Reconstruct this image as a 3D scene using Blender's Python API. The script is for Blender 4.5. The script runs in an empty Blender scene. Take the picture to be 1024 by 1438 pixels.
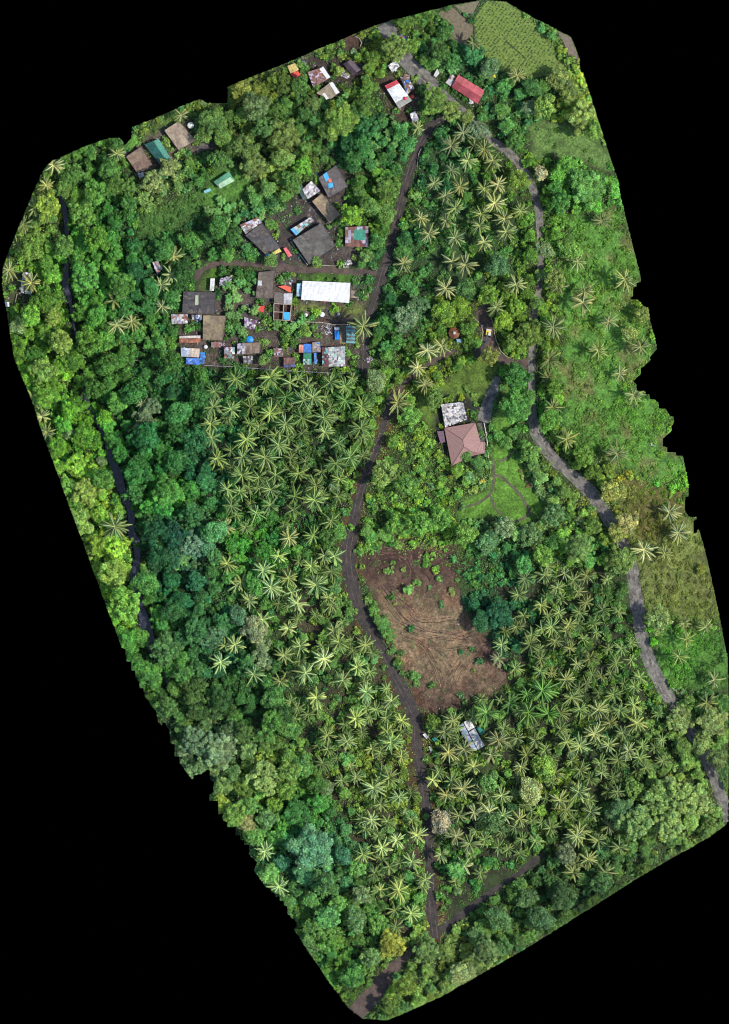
import bpy, math, random
import numpy as np
from mathutils import Vector
from mathutils.geometry import delaunay_2d_cdt
random.seed(7)
RNG = np.random.default_rng(7)
S = 0.3                                    # metres per map unit
IW, IH = 1024, 1438
scene = bpy.context.scene
COL = scene.collection
def wx(px): return (px - 512.0) * S
def wy(py): return (719.0 - py) * S
def lin(c):
    out = []
    for v in c:
        v = v / 255.0
        out.append(v / 12.92 if v <= 0.04045 else ((v + 0.055) / 1.055) ** 2.4)
    return tuple(out)

# ------------------------------------------------------------------ layout of the place
OUT = [(4,378),(9,362),(22,330),(40,287),(51,260),(62,237),(75,225),(82,223),(112,209),(152,194),(167,194),(173,199),(173,205),(175,204),
(185,195),(185,179),(220,165),(256,149),(281,139),(290,145),(320,145),(320,122),(361,105),(418,82),(440,72),(468,61),(490,51),(526,36),
(542,31),(585,20),(635,7),(675,0),(685,0),(711,2),(740,20),(780,41),(802,52),(806,60),(814,82),(815,101),(819,102),(837,160),(855,215),
(869,257),(870,270),(885,330),(900,390),(900,396),(894,397),(894,402),(889,403),(889,416),(885,418),(887,421),(896,421),(904,431),
(910,432),(913,450),(922,485),(922,491),(913,501),(913,507),(900,517),(900,525),(889,535),(894,541),(894,549),(906,549),(907,554),
(912,554),(913,561),(920,561),(925,567),(925,574),(935,574),(941,584),(946,585),(946,595),(943,597),(943,605),(931,616),(931,627),
(937,628),(937,635),(949,635),(950,640),(959,640),(962,655),(967,683),(967,697),(962,697),(962,717),(967,726),(979,726),(978,730),
(974,731),(974,749),(979,748),(979,744),(982,744),(993,784),(1009,859),(1014,885),(1022,925),(1023,967),(1023,1150),(1020,1158),
(993,1177),(900,1230),(750,1325),(691,1359),(622,1398),(570,1422),(544,1432),(510,1431),(490,1416),(463,1380),(413,1305),(417,1300),
(417,1295),(404,1283),(404,1272),(399,1271),(399,1265),(393,1265),(393,1259),(386,1259),(386,1253),(381,1253),(381,1247),(374,1246),
(357,1222),(362,1211),(350,1200),(350,1186),(343,1186),(343,1180),(338,1180),(338,1173),(331,1173),(331,1161),(319,1161),(319,1154),
(313,1151),(313,1143),(307,1143),(307,1124),(295,1124),(295,1117),(300,1111),(300,1099),(295,1095),(295,1081),(290,1081),(282,1087),
(271,1088),(271,1093),(269,1093),(253,1071),(252,1062),(246,1062),(246,1045),(239,1044),(239,1027),(234,1020),(233,1015),(228,1015),
(228,1019),(222,1014),(221,1000),(215,995),(210,985),(203,977),(202,966),(196,966),(196,957),(190,952),(190,941),(185,941),(185,929),
(178,929),(177,910),(172,910),(169,902),(151,855),(80,662),(62,615),(45,562),(32,532),(21,505),(14,467),(10,440),(3,400)]

MAIN_ROAD = [(540,33,26),(556,62,24),(575,90,22),(598,112,24),(622,136,19),(645,154,16),(668,172,15),(690,196,14),(715,215,14),(736,240,14),(750,268,14),
(757,300,13),(759,345,12),(758,400,10),(751,440,11),(748,480,12),(747,530,12),(747,570,13),(752,605,17),(772,638,18),(800,664,18),(828,690,20),
(852,724,19),(874,762,17),(887,800,19),(893,840,20),(902,895,19),(915,935,20),(938,978,18),(962,1015,17),(984,1050,16),(1002,1090,17),(1014,1122,17),(1026,1158,16)]
MAIN_ROAD = [(x,y,w*(.82 if 180 < y < 590 else .93)) for x,y,w in MAIN_ROAD]
DIRT_A = [(628,166,11),(612,172,14),(597,192,13),(585,215,12),(572,252,13),(562,290,13),(555,320,12),(548,352,13),(538,384,15),(527,420,12),(517,448,11),(513,480,12),(512,522,14)]
FOOTP = [(640,492,6),(622,500,7),(600,512,7),(585,524,6),(568,538,7),(558,552,8)]
DIRT_B = [(558,548,8),(552,560,13),(546,575,16),(537,605,9),(529,630,12),(518,655,11),(507,690,13),(500,720,14),(494,745,16),(489,775,22),
(491,805,20),(500,840,18),(513,870,19),(528,895,16),(543,925,12),(555,950,15),(568,975,20),(580,1000,20),(585,1020,16),(586,1050,15),(592,1085,17),(598,1120,15),(601,1150,13),(603,1190,15),(605,1230,14),(606,1260,14),(608,1290,16),(612,1318,12)]
DIRT_C = [(606,1308,13),(628,1300,14),(655,1280,10),(672,1266,9),(700,1247,9),(735,1222,9),(760,1200,7)]
DIRT_D = [(592,1325,7),(575,1338,9),(560,1352,13),(545,1368,20),(528,1392,24),(510,1412,26),(496,1428,22)]
LANE = [(277,392,9),(283,378,9),(305,371,8),(335,369,8),(365,372,8),(395,375,11),(420,378,10),(460,379,9),(500,382,10),(540,382,10)]
LANE2 = [(400,375,12),(392,360,14),(402,335,12),(412,320,10),(424,308,12),(437,300,18),(445,310,10)]
DRIVE = [(687,428,8),(677,440,17),(681,455,19),(685,470,16),(690,488,16),(702,502,13),(722,511,12),(750,510,16)]
DRIVE2 = [(687,470,10),(676,488,9),(670,500,8)]
HDRIVE = [(699,528,8),(694,545,13),(687,562,15),(682,580,18),(678,592,16)]
RIVER = [(84,262,4.7),(90,290,7.8),(94,320,7.0),(95,350,3.9),(92,395,8.6),(100,430,4.7),(108,480,3.1),(120,530,3.1),(123,563,7.0),(137,595,3.1),(150,620,7.8),(156,645,10.1),(165,665,12.5),(172,692,10.1),(184,718,8.6),
(184,745,10.1),(192,765,11.7),(193,785,7.8),(188,815,14.8),(197,850,10.1),(204,875,15.6),(212,905,14.0),(226,935,3.9),(240,975,2.3)]
DIRT_PATCH = [(503,775),(525,772),(545,757),(570,748),(600,762),(628,755),(645,768),(640,785),(645,810),(650,838),(660,862),(682,884),(690,905),(712,925),(722,945),(722,962),(690,975),(668,985),(650,995),(628,1003),(600,1005),
(588,995),(578,975),(572,955),(566,930),(556,905),(548,880),(536,862),(524,838),(512,815),(500,795)]
RICE = [(685,1),(711,3),(742,24),(760,40),(775,62),(788,85),(800,102),(775,104),(748,110),(735,106),(705,100),(684,86),(672,70),(668,48),(664,32),(672,16)]
FALLOW1 = [(612,20),(635,9),(664,31),(664,46),(654,66),(632,54),(634,34),(622,26)]
FALLOW2 = [(638,8),(674,1),(661,26)]
FALLOW3 = [(783,43),(802,53),(813,84),(800,80),(792,60)]
LAWN_H = [(640,722),(640,708),(660,698),(688,684),(690,655),(688,640),(690,600),(700,560),(706,530),(718,545),(722,590),(722,632),(735,655),(752,682),(764,705),(768,712),(748,734),(722,740),(704,726),(680,732)]
LAWN_N = [(580,560),(625,540),(660,512),(692,503),(698,520),(688,545),(672,568),(655,563),(618,560),(614,600),(600,605),(590,585)]
LAWN_M = [(285,262),(320,225),(335,235),(350,262),(345,292),(312,300),(285,292)]
LAWN_S1 = [(420,383),(494,386),(496,398),(420,394)]
LAWN_S2 = [(422,426),(512,424),(511,444),(425,442)]
LAWN_W = [(290,373),(312,371),(306,395),(294,410),(276,408),(284,390)]
LAWN_E = [(742,178),(765,166),(800,170),(815,190),(845,195),(866,250),(835,238),(800,222),(770,224),(745,222)]
MEAD1 = [(795,292),(825,310),(868,285),(885,335),(900,392),(885,420),(905,440),(918,490),(890,535),(910,560),(945,590),(935,625),(958,645),(965,685),(900,665),(850,650),(815,620),(792,585),(784,520),(792,470),(786,420),(790,350)]
MEAD2 = [(872,668),(965,690),(966,728),(985,752),(1008,862),(975,890),(945,880),(905,858),(898,800),(890,770),(872,712)]
MEAD3 = [(925,885),(1012,885),(1022,930),(1022,965),(965,972),(935,950),(920,915)]
MEAD4 = [(195,300),(230,280),(266,266),(290,272),(284,300),(250,322),(215,336),(192,325)]
MEAD5 = [(190,195),(256,155),(272,150),(270,168),(248,168),(225,185),(200,198)]
YARD = [(252,452),(262,405),(330,400),(395,378),(495,396),(520,420),(512,522),(464,524),(390,520),(285,514),(248,505)]
YARD2 = [(332,312),(395,292),(435,248),(470,228),(490,240),(500,268),(480,290),(478,310),(518,350),(495,378),(415,372),(372,370),(345,340)]
YARD3 = [(425,85),(470,66),(480,85),(512,90),(505,110),(480,125),(470,142),(445,140),(430,110)]
YARD4 = [(530,110),(560,100),(590,130),(590,172),(565,180),(545,160)]
YARD5 = [(178,212),(200,195),(232,180),(262,168),(285,190),(305,205),(290,216),(255,215),(230,235),(195,250)]
YARD6 = [(480,45),(505,42),(512,62),(500,78),(482,70)]
YARD7 = [(10,388),(26,380),(50,380),(52,430),(30,432),(8,420)]
YARD8 = [(610,560),(660,556),(684,585),(688,625),(665,645),(620,640),(610,610)]
SOILA = [(395,800),(480,760),(485,850),(540,930),(575,1020),(590,1180),(600,1300),(560,1320),(520,1260),(495,1180),(455,1090),(410,1020),(385,900)]
SOILB = [(700,800),(850,800),(885,860),(905,960),(950,1040),(930,1090),(870,1110),(820,1180),(740,1230),(640,1290),(612,1290),(605,1060),(620,1005),(730,960),(700,900)]
SOILC = [(285,530),(510,525),(525,600),(500,690),(480,740),(440,760),(330,740),(290,640)]
GROVE_E = [(590,215),(650,180),(720,235),(745,320),(720,400),(590,440),(570,360)]
FOREST = [(0,230),(90,220),(170,230),(250,340),(240,430),(250,520),(290,540),(290,640),(310,730),(340,760),(330,830),(370,940),(430,1040),(470,1100),(490,1160),(520,1270),(560,1330),(500,1400),(440,1345),(250,1090),(60,620)]

def poly_mask(poly, shape=(IH, IW)):
    H, Wd = shape
    m = np.zeros(shape, bool)
    pts = np.array(poly, float)
    y0 = max(0, int(pts[:,1].min())-1); y1 = min(H, int(pts[:,1].max())+2)
    xs = np.arange(Wd) + 0.5
    for y in range(y0, y1):
        yc = y + 0.5; cr = []
        for i in range(len(poly)):
            ax, ay = poly[i]; bx, by = poly[(i+1) % len(poly)]
            if (ay <= yc) != (by <= yc): cr.append(ax + (yc-ay)*(bx-ax)/(by-ay))
        cr.sort()
        for a, b in zip(cr[::2], cr[1::2]): m[y, (xs >= a) & (xs < b)] = True
    return m
def line_dist(line):
    """signed clearance: distance to the ribbon centre minus half its width"""
    d = np.full((IH, IW), 999.0, np.float32)
    for (x0,y0,w0),(x1,y1,w1) in zip(line[:-1], line[1:]):
        a = max(0,int(min(x0,x1)-40)); b = min(IW,int(max(x0,x1)+40)); c = max(0,int(min(y0,y1)-40)); e = min(IH,int(max(y0,y1)+40))
        if a >= b or c >= e: continue
        X, Y = np.meshgrid(np.arange(a,b)+.5, np.arange(c,e)+.5)
        dx, dy = x1-x0, y1-y0
        t = np.clip(((X-x0)*dx+(Y-y0)*dy)/(dx*dx+dy*dy), 0, 1)
        dd = np.hypot(X-x0-t*dx, Y-y0-t*dy) - (w0+(w1-w0)*t)/2
        d[c:e,a:b] = np.minimum(d[c:e,a:b], dd)
    return d
def vnoise(cell, seed):
    r = np.random.default_rng(seed)
    gh, gw = int(IH/cell)+3, int(IW/cell)+3
    g = r.random((gh, gw)).astype(np.float32)
    y = np.arange(IH)/cell; x = np.arange(IW)/cell
    yi = y.astype(int); xi = x.astype(int); fy = y-yi; fx = x-xi
    fy = (fy*fy*(3-2*fy))[:,None]; fx = (fx*fx*(3-2*fx))[None,:]
    a = g[yi][:,xi]; b = g[yi][:,xi+1]; c = g[yi+1][:,xi]; d = g[yi+1][:,xi+1]
    return (a*(1-fx)+b*fx)*(1-fy)+(c*(1-fx)+d*fx)*fy
INSIDE = poly_mask(OUT)
def inside(px, py):
    xi = np.floor(px).astype(int); yi = np.floor(py).astype(int)
    ok = (xi >= 0) & (xi < IW) & (yi >= 0) & (yi < IH)
    return ok & INSIDE[np.clip(yi,0,IH-1), np.clip(xi,0,IW-1)]
def at(M, px, py): return M[min(IH-1,max(0,int(py))), min(IW-1,max(0,int(px)))]

# foliage tone of each district of the photograph (as seen, sRGB)
TINTS = [((60,300),(95,125,60)),((120,330),(75,125,52)),((60,420),(82,125,50)),((130,400),(68,120,55)),((200,400),(42,92,50)),((70,520),(85,130,50)),
((150,520),(62,105,48)),((220,560),(42,92,50)),((110,600),(78,128,45)),((200,640),(42,98,50)),((280,650),(38,92,60)),((105,690),(105,145,58)),((150,780),(112,150,60)),
((170,860),(92,145,50)),((235,690),(58,125,50)),((230,760),(28,82,55)),((240,820),(28,82,50)),((270,770),(60,105,85)),((320,790),(60,108,55)),((340,760),(52,112,45)),
((220,920),(58,108,52)),((300,900),(46,96,58)),((250,1000),(55,92,50)),((310,1050),(88,125,88)),((350,1000),(48,92,48)),((370,1100),(92,132,62)),((420,1150),(48,105,48)),
((440,1200),(68,122,88)),((500,1280),(68,112,58)),((420,1300),(68,112,58)),((480,1370),(60,105,48)),((560,1380),(82,118,60)),((640,1350),(95,128,72)),((720,1290),(62,98,50)),
((800,1230),(48,82,45)),((870,1190),(58,92,50)),((940,1130),(88,125,68)),((960,1010),(86,122,64)),((760,1100),(95,132,55)),((700,1150),(64,106,60)),((660,1230),(62,116,55)),
((850,1060),(58,92,50)),((800,950),(62,98,44)),((860,830),(58,96,50)),((810,770),(80,126,60)),((720,720),(88,126,88)),((700,780),(55,110,62)),((700,865),(32,85,58)),((610,730),(86,135,55)),
((560,650),(80,124,58)),((590,600),(84,124,52)),((620,550),(80,112,44)),((720,560),(58,118,50)),((740,470),(74,112,44)),((640,460),(80,114,44)),((570,440),(52,102,55)),
((570,350),(52,102,60)),((730,250),(66,108,42)),((600,230),(48,102,60)),((540,290),(74,118,45)),((500,190),(42,98,60)),((480,160),(74,106,44)),((420,150),(58,98,50)),
((350,120),(90,116,50)),((330,180),(68,102,50)),((380,240),(84,116,64)),((300,250),(58,106,50)),((220,250),(92,125,74)),((160,230),(62,102,50)),((150,310),(48,98,45)),
((260,330),(48,96,50)),((310,430),(48,94,44)),((660,90),(48,98,56)),((600,80),(58,98,50)),((550,70),(82,118,50)),((740,150),(58,106,60)),((820,150),(108,146,64)),
((830,260),(72,132,60)),((840,350),(78,120,48)),((800,330),(76,124,52)),((850,430),(86,120,44)),((840,540),(86,124,58)),((890,560),(78,132,48)),((830,640),(68,104,45)),
((870,690),(105,130,60)),((930,680),(80,140,50)),((900,720),(76,92,36)),((950,820),(90,110,54)),((950,920),(62,125,34)),((1000,960),(48,86,45)),((440,640),(60,98,54)),
((460,860),(74,114,60)),((540,1100),(88,120,54)),((430,460),(70,115,50)),((380,300),(60,110,60))]
gx, gy = np.meshgrid(np.arange(0,IW,8)+4, np.arange(0,IH,8)+4)
acc = np.zeros(gx.shape+(3,)); wsum = np.zeros(gx.shape)
for (tx,ty),c in TINTS:
    w = 1.0/((gx-tx)**2+(gy-ty)**2+120.0)**2
    acc += w[...,None]*np.array(lin(c)); wsum += w
TINT = acc/wsum[...,None]
def tint_at(px, py):
    yi = np.clip((np.asarray(py)/8).astype(int),0,TINT.shape[0]-1); xi = np.clip((np.asarray(px)/8).astype(int),0,TINT.shape[1]-1)
    return TINT[yi, xi]

# ------------------------------------------------------------------ materials
def new_mat(name):
    m = bpy.data.materials.new(name); m.use_nodes = True
    nt = m.node_tree; b = nt.nodes['Principled BSDF']
    return m, nt, b
def mix_col(nt, a, b, fac, mode='MULTIPLY'):
    n = nt.nodes.new('ShaderNodeMix'); n.data_type = 'RGBA'; n.blend_type = mode
    for s, v in ((0, fac), (6, a), (7, b)):
        if isinstance(v, bpy.types.NodeSocket): nt.links.new(v, n.inputs[s])
        else: n.inputs[s].default_value = v
    return n.outputs[2]
def noise(nt, scale, detail=5, rough=.6, coord='Object', vec=None):
    n = nt.nodes.new('ShaderNodeTexNoise'); n.inputs['Scale'].default_value = scale
    n.inputs['Detail'].default_value = detail; n.inputs['Roughness'].default_value = rough
    if vec is None:
        tc = nt.nodes.new('ShaderNodeTexCoord'); vec = tc.outputs[coord]
    nt.links.new(vec, n.inputs['Vector'])
    return n.outputs['Fac']
def ramp(nt, fac, stops):
    r = nt.nodes.new('ShaderNodeValToRGB'); nt.links.new(fac, r.inputs[0])
    while len(r.color_ramp.elements) < len(stops): r.color_ramp.elements.new(.5)
    for e, (p, c) in zip(r.color_ramp.elements, stops):
        e.position = p; e.color = (*c, 1) if isinstance(c, tuple) else (c, c, c, 1)
    return r.outputs[0]
def bump(nt, bsdf, height, strength, dist):
    b = nt.nodes.new('ShaderNodeBump'); b.inputs['Strength'].default_value = strength; b.inputs['Distance'].default_value = dist
    nt.links.new(height, b.inputs['Height']); nt.links.new(b.outputs[0], bsdf.inputs['Normal'])
def attr(nt, name='Col'):
    a = nt.nodes.new('ShaderNodeAttribute'); a.attribute_name = name; return a.outputs['Color']
# leaves: object colour (one tone per plant) times the leaf's own tone and painted sun glints
LEAF, nt, b = new_mat('leaf')
oi = nt.nodes.new('ShaderNodeObjectInfo')
c = mix_col(nt, oi.outputs['Color'], attr(nt), 1.0)
nt.links.new(c, b.inputs['Base Color']); b.inputs['Roughness'].default_value = .5
b.inputs['Specular IOR Level'].default_value = .32
tr = nt.nodes.new('ShaderNodeBsdfTranslucent'); nt.links.new(mix_col(nt, c, (1.0,1.1,.55,1), 1.0), tr.inputs['Color'])
ms = nt.nodes.new('ShaderNodeMixShader'); ms.inputs[0].default_value = .22
nt.links.new(b.outputs[0], ms.inputs[1]); nt.links.new(tr.outputs[0], ms.inputs[2])
nt.links.new(ms.outputs[0], nt.nodes['Material Output'].inputs['Surface'])

def flat_mat(name, rgb, nscale=1.5, amt=.35, rough=.75, metal=0, bumpd=0.0, bscale=8):
    m, nt, b = new_mat(name)
    n1 = noise(nt, nscale, 6, .65)
    c = mix_col(nt, (*rgb,1), ramp(nt, n1, [(.3, 1-amt), (.7, 1+amt*.5)]), 1.0)
    nt.links.new(c, b.inputs['Base Color']); b.inputs['Roughness'].default_value = rough; b.inputs['Metallic'].default_value = metal
    if bumpd: bump(nt, b, noise(nt, bscale, 4), .7, bumpd)
    return m
def attr_mat(name, nscale, amt, rough, bumpd=0, bscale=6, stain=None, sscale=.5, sfac=.5, detail=7, grit=False, pale=None):
    m, nt, b = new_mat(name)
    n1 = noise(nt, nscale, detail, .7)
    c = mix_col(nt, attr(nt), ramp(nt, n1, [(.34, 1-amt*.8), (.66, 1+amt*.8)]), 1.0)
    if grit:
        c = mix_col(nt, c, ramp(nt, noise(nt, nscale*.22, 6, .7), [(.40, .66), (.60, 1.34)]), 1.0)
        c = mix_col(nt, c, ramp(nt, noise(nt, nscale*4.2, 4, .8), [(.38, .7), (.62, 1.3)]), 1.0)
    if pale:
        c = mix_col(nt, c, (*pale,1), ramp(nt, noise(nt, .45, 7, .75), [(.52, 0.0), (.62, .55)]), 'MIX')
    if stain:
        n2 = noise(nt, sscale, 6, .65)
        f = nt.nodes.new('ShaderNodeMath'); f.operation = 'MULTIPLY'; f.inputs[1].default_value = sfac
        nt.links.new(ramp(nt, n2, [(.48, 0.0), (.66, 1.0)]), f.inputs[0])
        c = mix_col(nt, c, (*stain,1), f.outputs[0], 'MIX')
    nt.links.new(c, b.inputs['Base Color']); b.inputs['Roughness'].default_value = rough
    if bumpd: bump(nt, b, noise(nt, bscale, 6, .7), .8, bumpd)
    return m
GROUND = attr_mat('earth_and_low_growth', 1.1, .75, .95, .5, 1.8, detail=9, grit=True)
ROOFM = attr_mat('sheet_roofing', 1.1, .3, .5, .02, 12, stain=lin((84,64,54)), sscale=.5, sfac=.55, grit=True)
SLABM = attr_mat('weathered_concrete', .8, .4, .9, .02, 8, stain=lin((50,48,46)), sscale=.2, sfac=.75, grit=True, pale=lin((142,132,116)))
PAINT = attr_mat('painted_metal', 2, .08, .35)
WALLM = attr_mat('wall_render', 1.2, .2, .9, .01, 20, stain=lin((90,85,75)), sscale=.8, sfac=.4)
BARK = flat_mat('bark', lin((105,92,75)), 3, .4, .95, bumpd=.03)
GLASS = flat_mat('window_glass', (.03,.035,.04), 1, .1, .12)
WOOD = flat_mat('door_wood', lin((92,64,44)), 4, .3, .7)
RUBBER = flat_mat('tyre_rubber', (.02,.02,.02), 3, .2, .9)

# ------------------------------------------------------------------ mesh helpers
def np_mesh(name, V, nper, colors=None, mat=None):
    """V: (n,nper,3) polygons; colors (n,3)"""
    n = len(V); me = bpy.data.meshes.new(name)
    me.vertices.add(n*nper); me.vertices.foreach_set('co', np.ascontiguousarray(V, np.float32).ravel())
    me.loops.add(n*nper); me.loops.foreach_set('vertex_index', np.arange(n*nper, dtype=np.int32))
    me.polygons.add(n); me.polygons.foreach_set('loop_start', np.arange(0, n*nper, nper, dtype=np.int32))
    if colors is not None:
        a = me.attributes.new('Col', 'FLOAT_COLOR', 'FACE')
        a.data.foreach_set('color', np.concatenate([colors, np.ones((n,1))], 1).astype(np.float32).ravel())
    if mat: me.materials.append(mat)
    me.update(calc_edges=True); me.validate()
    return me
class MB:
    def __init__(s): s.v = []; s.f = []; s.c = []
    def poly(s, pts, c):
        i = len(s.v); s.v += [tuple(p) for p in pts]; s.f.append(tuple(range(i, i+len(pts)))); s.c.append(c)
    def prism(s, pts, z0, z1, c, cs=None, bottom=False):
        """pts: plan outline (x,y) any winding; z0,z1 scalar or per-vertex lists"""
        n = len(pts)
        a = sum(pts[i][0]*pts[(i+1)%n][1]-pts[(i+1)%n][0]*pts[i][1] for i in range(n))
        zz0 = z0 if hasattr(z0,'__len__') else [z0]*n; zz1 = z1 if hasattr(z1,'__len__') else [z1]*n
        idx = list(range(n)) if a > 0 else list(range(n))[::-1]
        B = [(pts[i][0],pts[i][1],zz0[i]) for i in idx]; T = [(pts[i][0],pts[i][1],zz1[i]) for i in idx]
        i0 = len(s.v); s.v += B+T
        s.f.append(tuple(range(i0+n, i0+2*n))); s.c.append(c)
        for k in range(n):
            s.f.append((i0+k, i0+(k+1)%n, i0+n+(k+1)%n, i0+n+k)); s.c.append(cs or c)
        s.f.append(tuple(range(i0+n-1, i0-1, -1))); s.c.append(cs or c)
    def box(s, cx, cy, z0, z1, lx, ly, rot, c):
        ca, sa = math.cos(rot), math.sin(rot)
        p = [(cx+a*lx/2*ca-b*ly/2*sa, cy+a*lx/2*sa+b*ly/2*ca) for a,b in ((-1,-1),(1,-1),(1,1),(-1,1))]
        s.prism(p, z0, z1, c)
    def tube(s, pts, radii, c, n=8, cap=True):
        rings = []
        for i,p in enumerate(pts):
            p = Vector(p); d = (Vector(pts[min(i+1,len(pts)-1)])-Vector(pts[max(i-1,0)])).normalized()
            u = d.orthogonal().normalized(); w = d.cross(u)
            i0 = len(s.v)
            for k in range(n):
                t = 2*math.pi*k/n; q = p+(u*math.cos(t)+w*math.sin(t))*radii[i]; s.v.append(tuple(q))
            rings.append(i0)
        for a,b in zip(rings[:-1], rings[1:]):
            for k in range(n): s.f.append((a+k, a+(k+1)%n, b+(k+1)%n, b+k)); s.c.append(c)
        if cap:
            s.f.append(tuple(rings[-1]+k for k in range(n))); s.c.append(c)
            s.f.append(tuple(rings[0]+k for k in reversed(range(n)))); s.c.append(c)
    def mesh(s, name, mat, smooth=False):
        me = bpy.data.meshes.new(name); me.from_pydata(s.v, [], s.f)
        a = me.attributes.new('Col', 'FLOAT_COLOR', 'FACE')
        a.data.foreach_set('color', np.array([(c[0],c[1],c[2],1) for c in s.c], np.float32).ravel())
        me.materials.append(mat); me.update()
        if smooth: me.polygons.foreach_set('use_smooth', [True]*len(me.polygons))
        return me
    def build(s, name, mat, parent=None, smooth=False):
        return link(name, s.mesh(name, mat, smooth), parent)
def link(name, me, parent=None):
    o = bpy.data.objects.new(name, me); COL.objects.link(o)
    if parent is not None: o.parent = parent
    return o
def thing(name, label, cat, loc=(0,0,0), rz=0, group=None):
    o = bpy.data.objects.new(name, None); COL.objects.link(o); o.location = loc; o.rotation_euler = (0,0,rz)
    o.empty_display_size = .3; o['label'] = label; o['category'] = cat
    if group: o['group'] = group
    return o
def tag(o, label, cat, group=None):
    o['label'] = label; o['category'] = cat
    if group: o['group'] = group
    return o
def kind(o, k): o['kind'] = k; return o

# ------------------------------------------------------------------ terrain
river_d = line_dist(RIVER)
def gully(px, py):
    d = np.maximum(river_d[np.clip(np.asarray(py).astype(int),0,IH-1), np.clip(np.asarray(px).astype(int),0,IW-1)], 0)
    return -2.2*np.exp(-(d/9.0)**2)
def gz(px, py): return float(gully(np.array([px]), np.array([py]))[0])
ZONES = [(FOREST,(40,52,30)),(SOILA,(62,57,40)),(SOILB,(48,54,33)),(SOILC,(42,44,30)),(GROVE_E,(48,70,36)),(MEAD1,(84,130,50)),(MEAD2,(104,116,56)),(MEAD3,(74,116,44)),(MEAD4,(70,104,44)),(MEAD5,(84,108,44)),
 (LAWN_E,(92,120,60)),(LAWN_H,(82,122,40)),(LAWN_N,(84,108,38)),(LAWN_M,(72,112,42)),(YARD,(76,67,60)),(YARD2,(68,61,57)),(YARD3,(58,48,44)),(YARD4,(72,56,48)),(YARD5,(84,76,66)),(YARD6,(74,56,44)),(YARD7,(66,70,44)),(YARD8,(40,42,36)),
 (LAWN_S1,(72,112,36)),(LAWN_S2,(104,116,56)),(LAWN_W,(70,104,32)),(DIRT_PATCH,(98,76,62))]
DET = vnoise(22, 5)*.6 + vnoise(9, 6)*.4
COVER = np.zeros((IH, IW, 3), np.float32); COVER[:] = lin((52,62,34))
zmask = {}
wob = ((vnoise(10,21)-.5)*11+(vnoise(25,23)-.5)*14).astype(int), ((vnoise(10,22)-.5)*11+(vnoise(25,24)-.5)*14).astype(int)
YY, XX = np.mgrid[0:IH,0:IW]
SY = np.clip(YY+wob[0],0,IH-1); SX = np.clip(XX+wob[1],0,IW-1)
for i,(z,c) in enumerate(ZONES):
    m = poly_mask(z); zmask[i] = m
    COVER[m[SY,SX]] = lin(c)
dp = zmask[len(ZONES)-1][SY,SX]
yy = YY/1.0
top = np.array(lin((72,54,46))); mid = np.array(lin((122,105,80))); low = np.array(lin((84,66,54)))
t1 = np.clip((yy-800-40*(DET-.5))/70,0,1)[...,None]; t2 = np.clip((yy-930-30*(DET-.5))/60,0,1)[...,None]
COVER[dp] = ((top*(1-t1)+mid*t1)*(1-t2)+low*t2)[dp]
t3 = np.clip((XX-650-60*(DET-.5))/40,0,1)*np.clip((980-YY)/60,0,1); COVER[dp] = (COVER*(1-t3[...,None])+np.array(lin((74,54,50)))*t3[...,None])[dp]
rb = dp & (vnoise(13,41)*.6+vnoise(6,42)*.4 > .6); COVER[rb] = COVER[rb]*np.array([1.05,.85,.82])
# reddish bare margins along the dirt road
sid = (line_dist(DIRT_B)-1 < 5+6*vnoise(14,31)) & (vnoise(12,32) > .42); COVER[sid] = lin((84,56,42))
brn = (poly_mask(MEAD1)|poly_mask(MEAD2)) & (vnoise(26,33)*.5+vnoise(9,34)*.5 > .58); COVER[brn] = lin((100,106,58))
m3 = poly_mask([(872,668),(960,690),(962,725),(925,760),(895,760),(880,700)]); COVER[m3] = lin((94,92,46))
brn = (poly_mask(SOILA)|poly_mask(SOILB)) & (vnoise(20,35)*.6+vnoise(8,36)*.4 < .45); COVER[brn] = lin((52,68,34))
def blur(A, k):
    for ax in (0,1):
        c_ = np.cumsum(np.concatenate([np.repeat(A.take([0],ax),k+1,ax), A, np.repeat(A.take([-1],ax),k,ax)],ax),ax,dtype=np.float64)
        n_ = A.shape[ax]; A = ((c_.take(range(2*k+1,2*k+1+n_),ax)-c_.take(range(0,n_),ax))/(2*k+1)).astype(np.float32)
    return A
COVER = blur(blur(COVER,3),3)
spk = np.random.default_rng(2).random((IH,IW)).astype(np.float32)
COVER *= (0.72+0.56*DET)[...,None]*np.where(PATCHM := dp, .62+.76*spk, .85+.3*spk)[...,None]

step = 4.2
bpts = []
for i in range(len(OUT)):
    a = OUT[i]; b2 = OUT[(i+1)%len(OUT)]; L = math.hypot(a[0]-b2[0], a[1]-b2[1]); n = max(1, int(L/8))
    for k in range(n): bpts.append((a[0]+(b2[0]-a[0])*k/n, a[1]+(b2[1]-a[1])*k/n))
nb = len(bpts)
pts = [Vector(p) for p in bpts]
ys = np.arange(2, IH, step); 
for r, y in enumerate(ys):
    for x in np.arange(2+(r%2)*step/2, IW, step):
        xi, yi = int(x), int(y)
        if 2 < xi < IW-3 and 2 < yi < IH-3 and INSIDE[yi,xi] and INSIDE[yi-2,xi] and INSIDE[yi+2,xi] and INSIDE[yi,xi-2] and INSIDE[yi,xi+2]:
            pts.append(Vector((x + random.uniform(-.4,.4), y + random.uniform(-.4,.4))))
vo, eo, fo, *_ = delaunay_2d_cdt(pts, [], [list(range(nb))], 1, 1e-4, False)
P = np.array([(v[0],v[1]) for v in vo])
Z = gully(np.clip(P[:,0],0,IW-1), np.clip(P[:,1],0,IH-1))
verts = [(wx(p[0]), wy(p[1]), float(z)) for p,z in zip(P,Z)]
faces = [tuple(f)[::-1] for f in fo]
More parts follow.
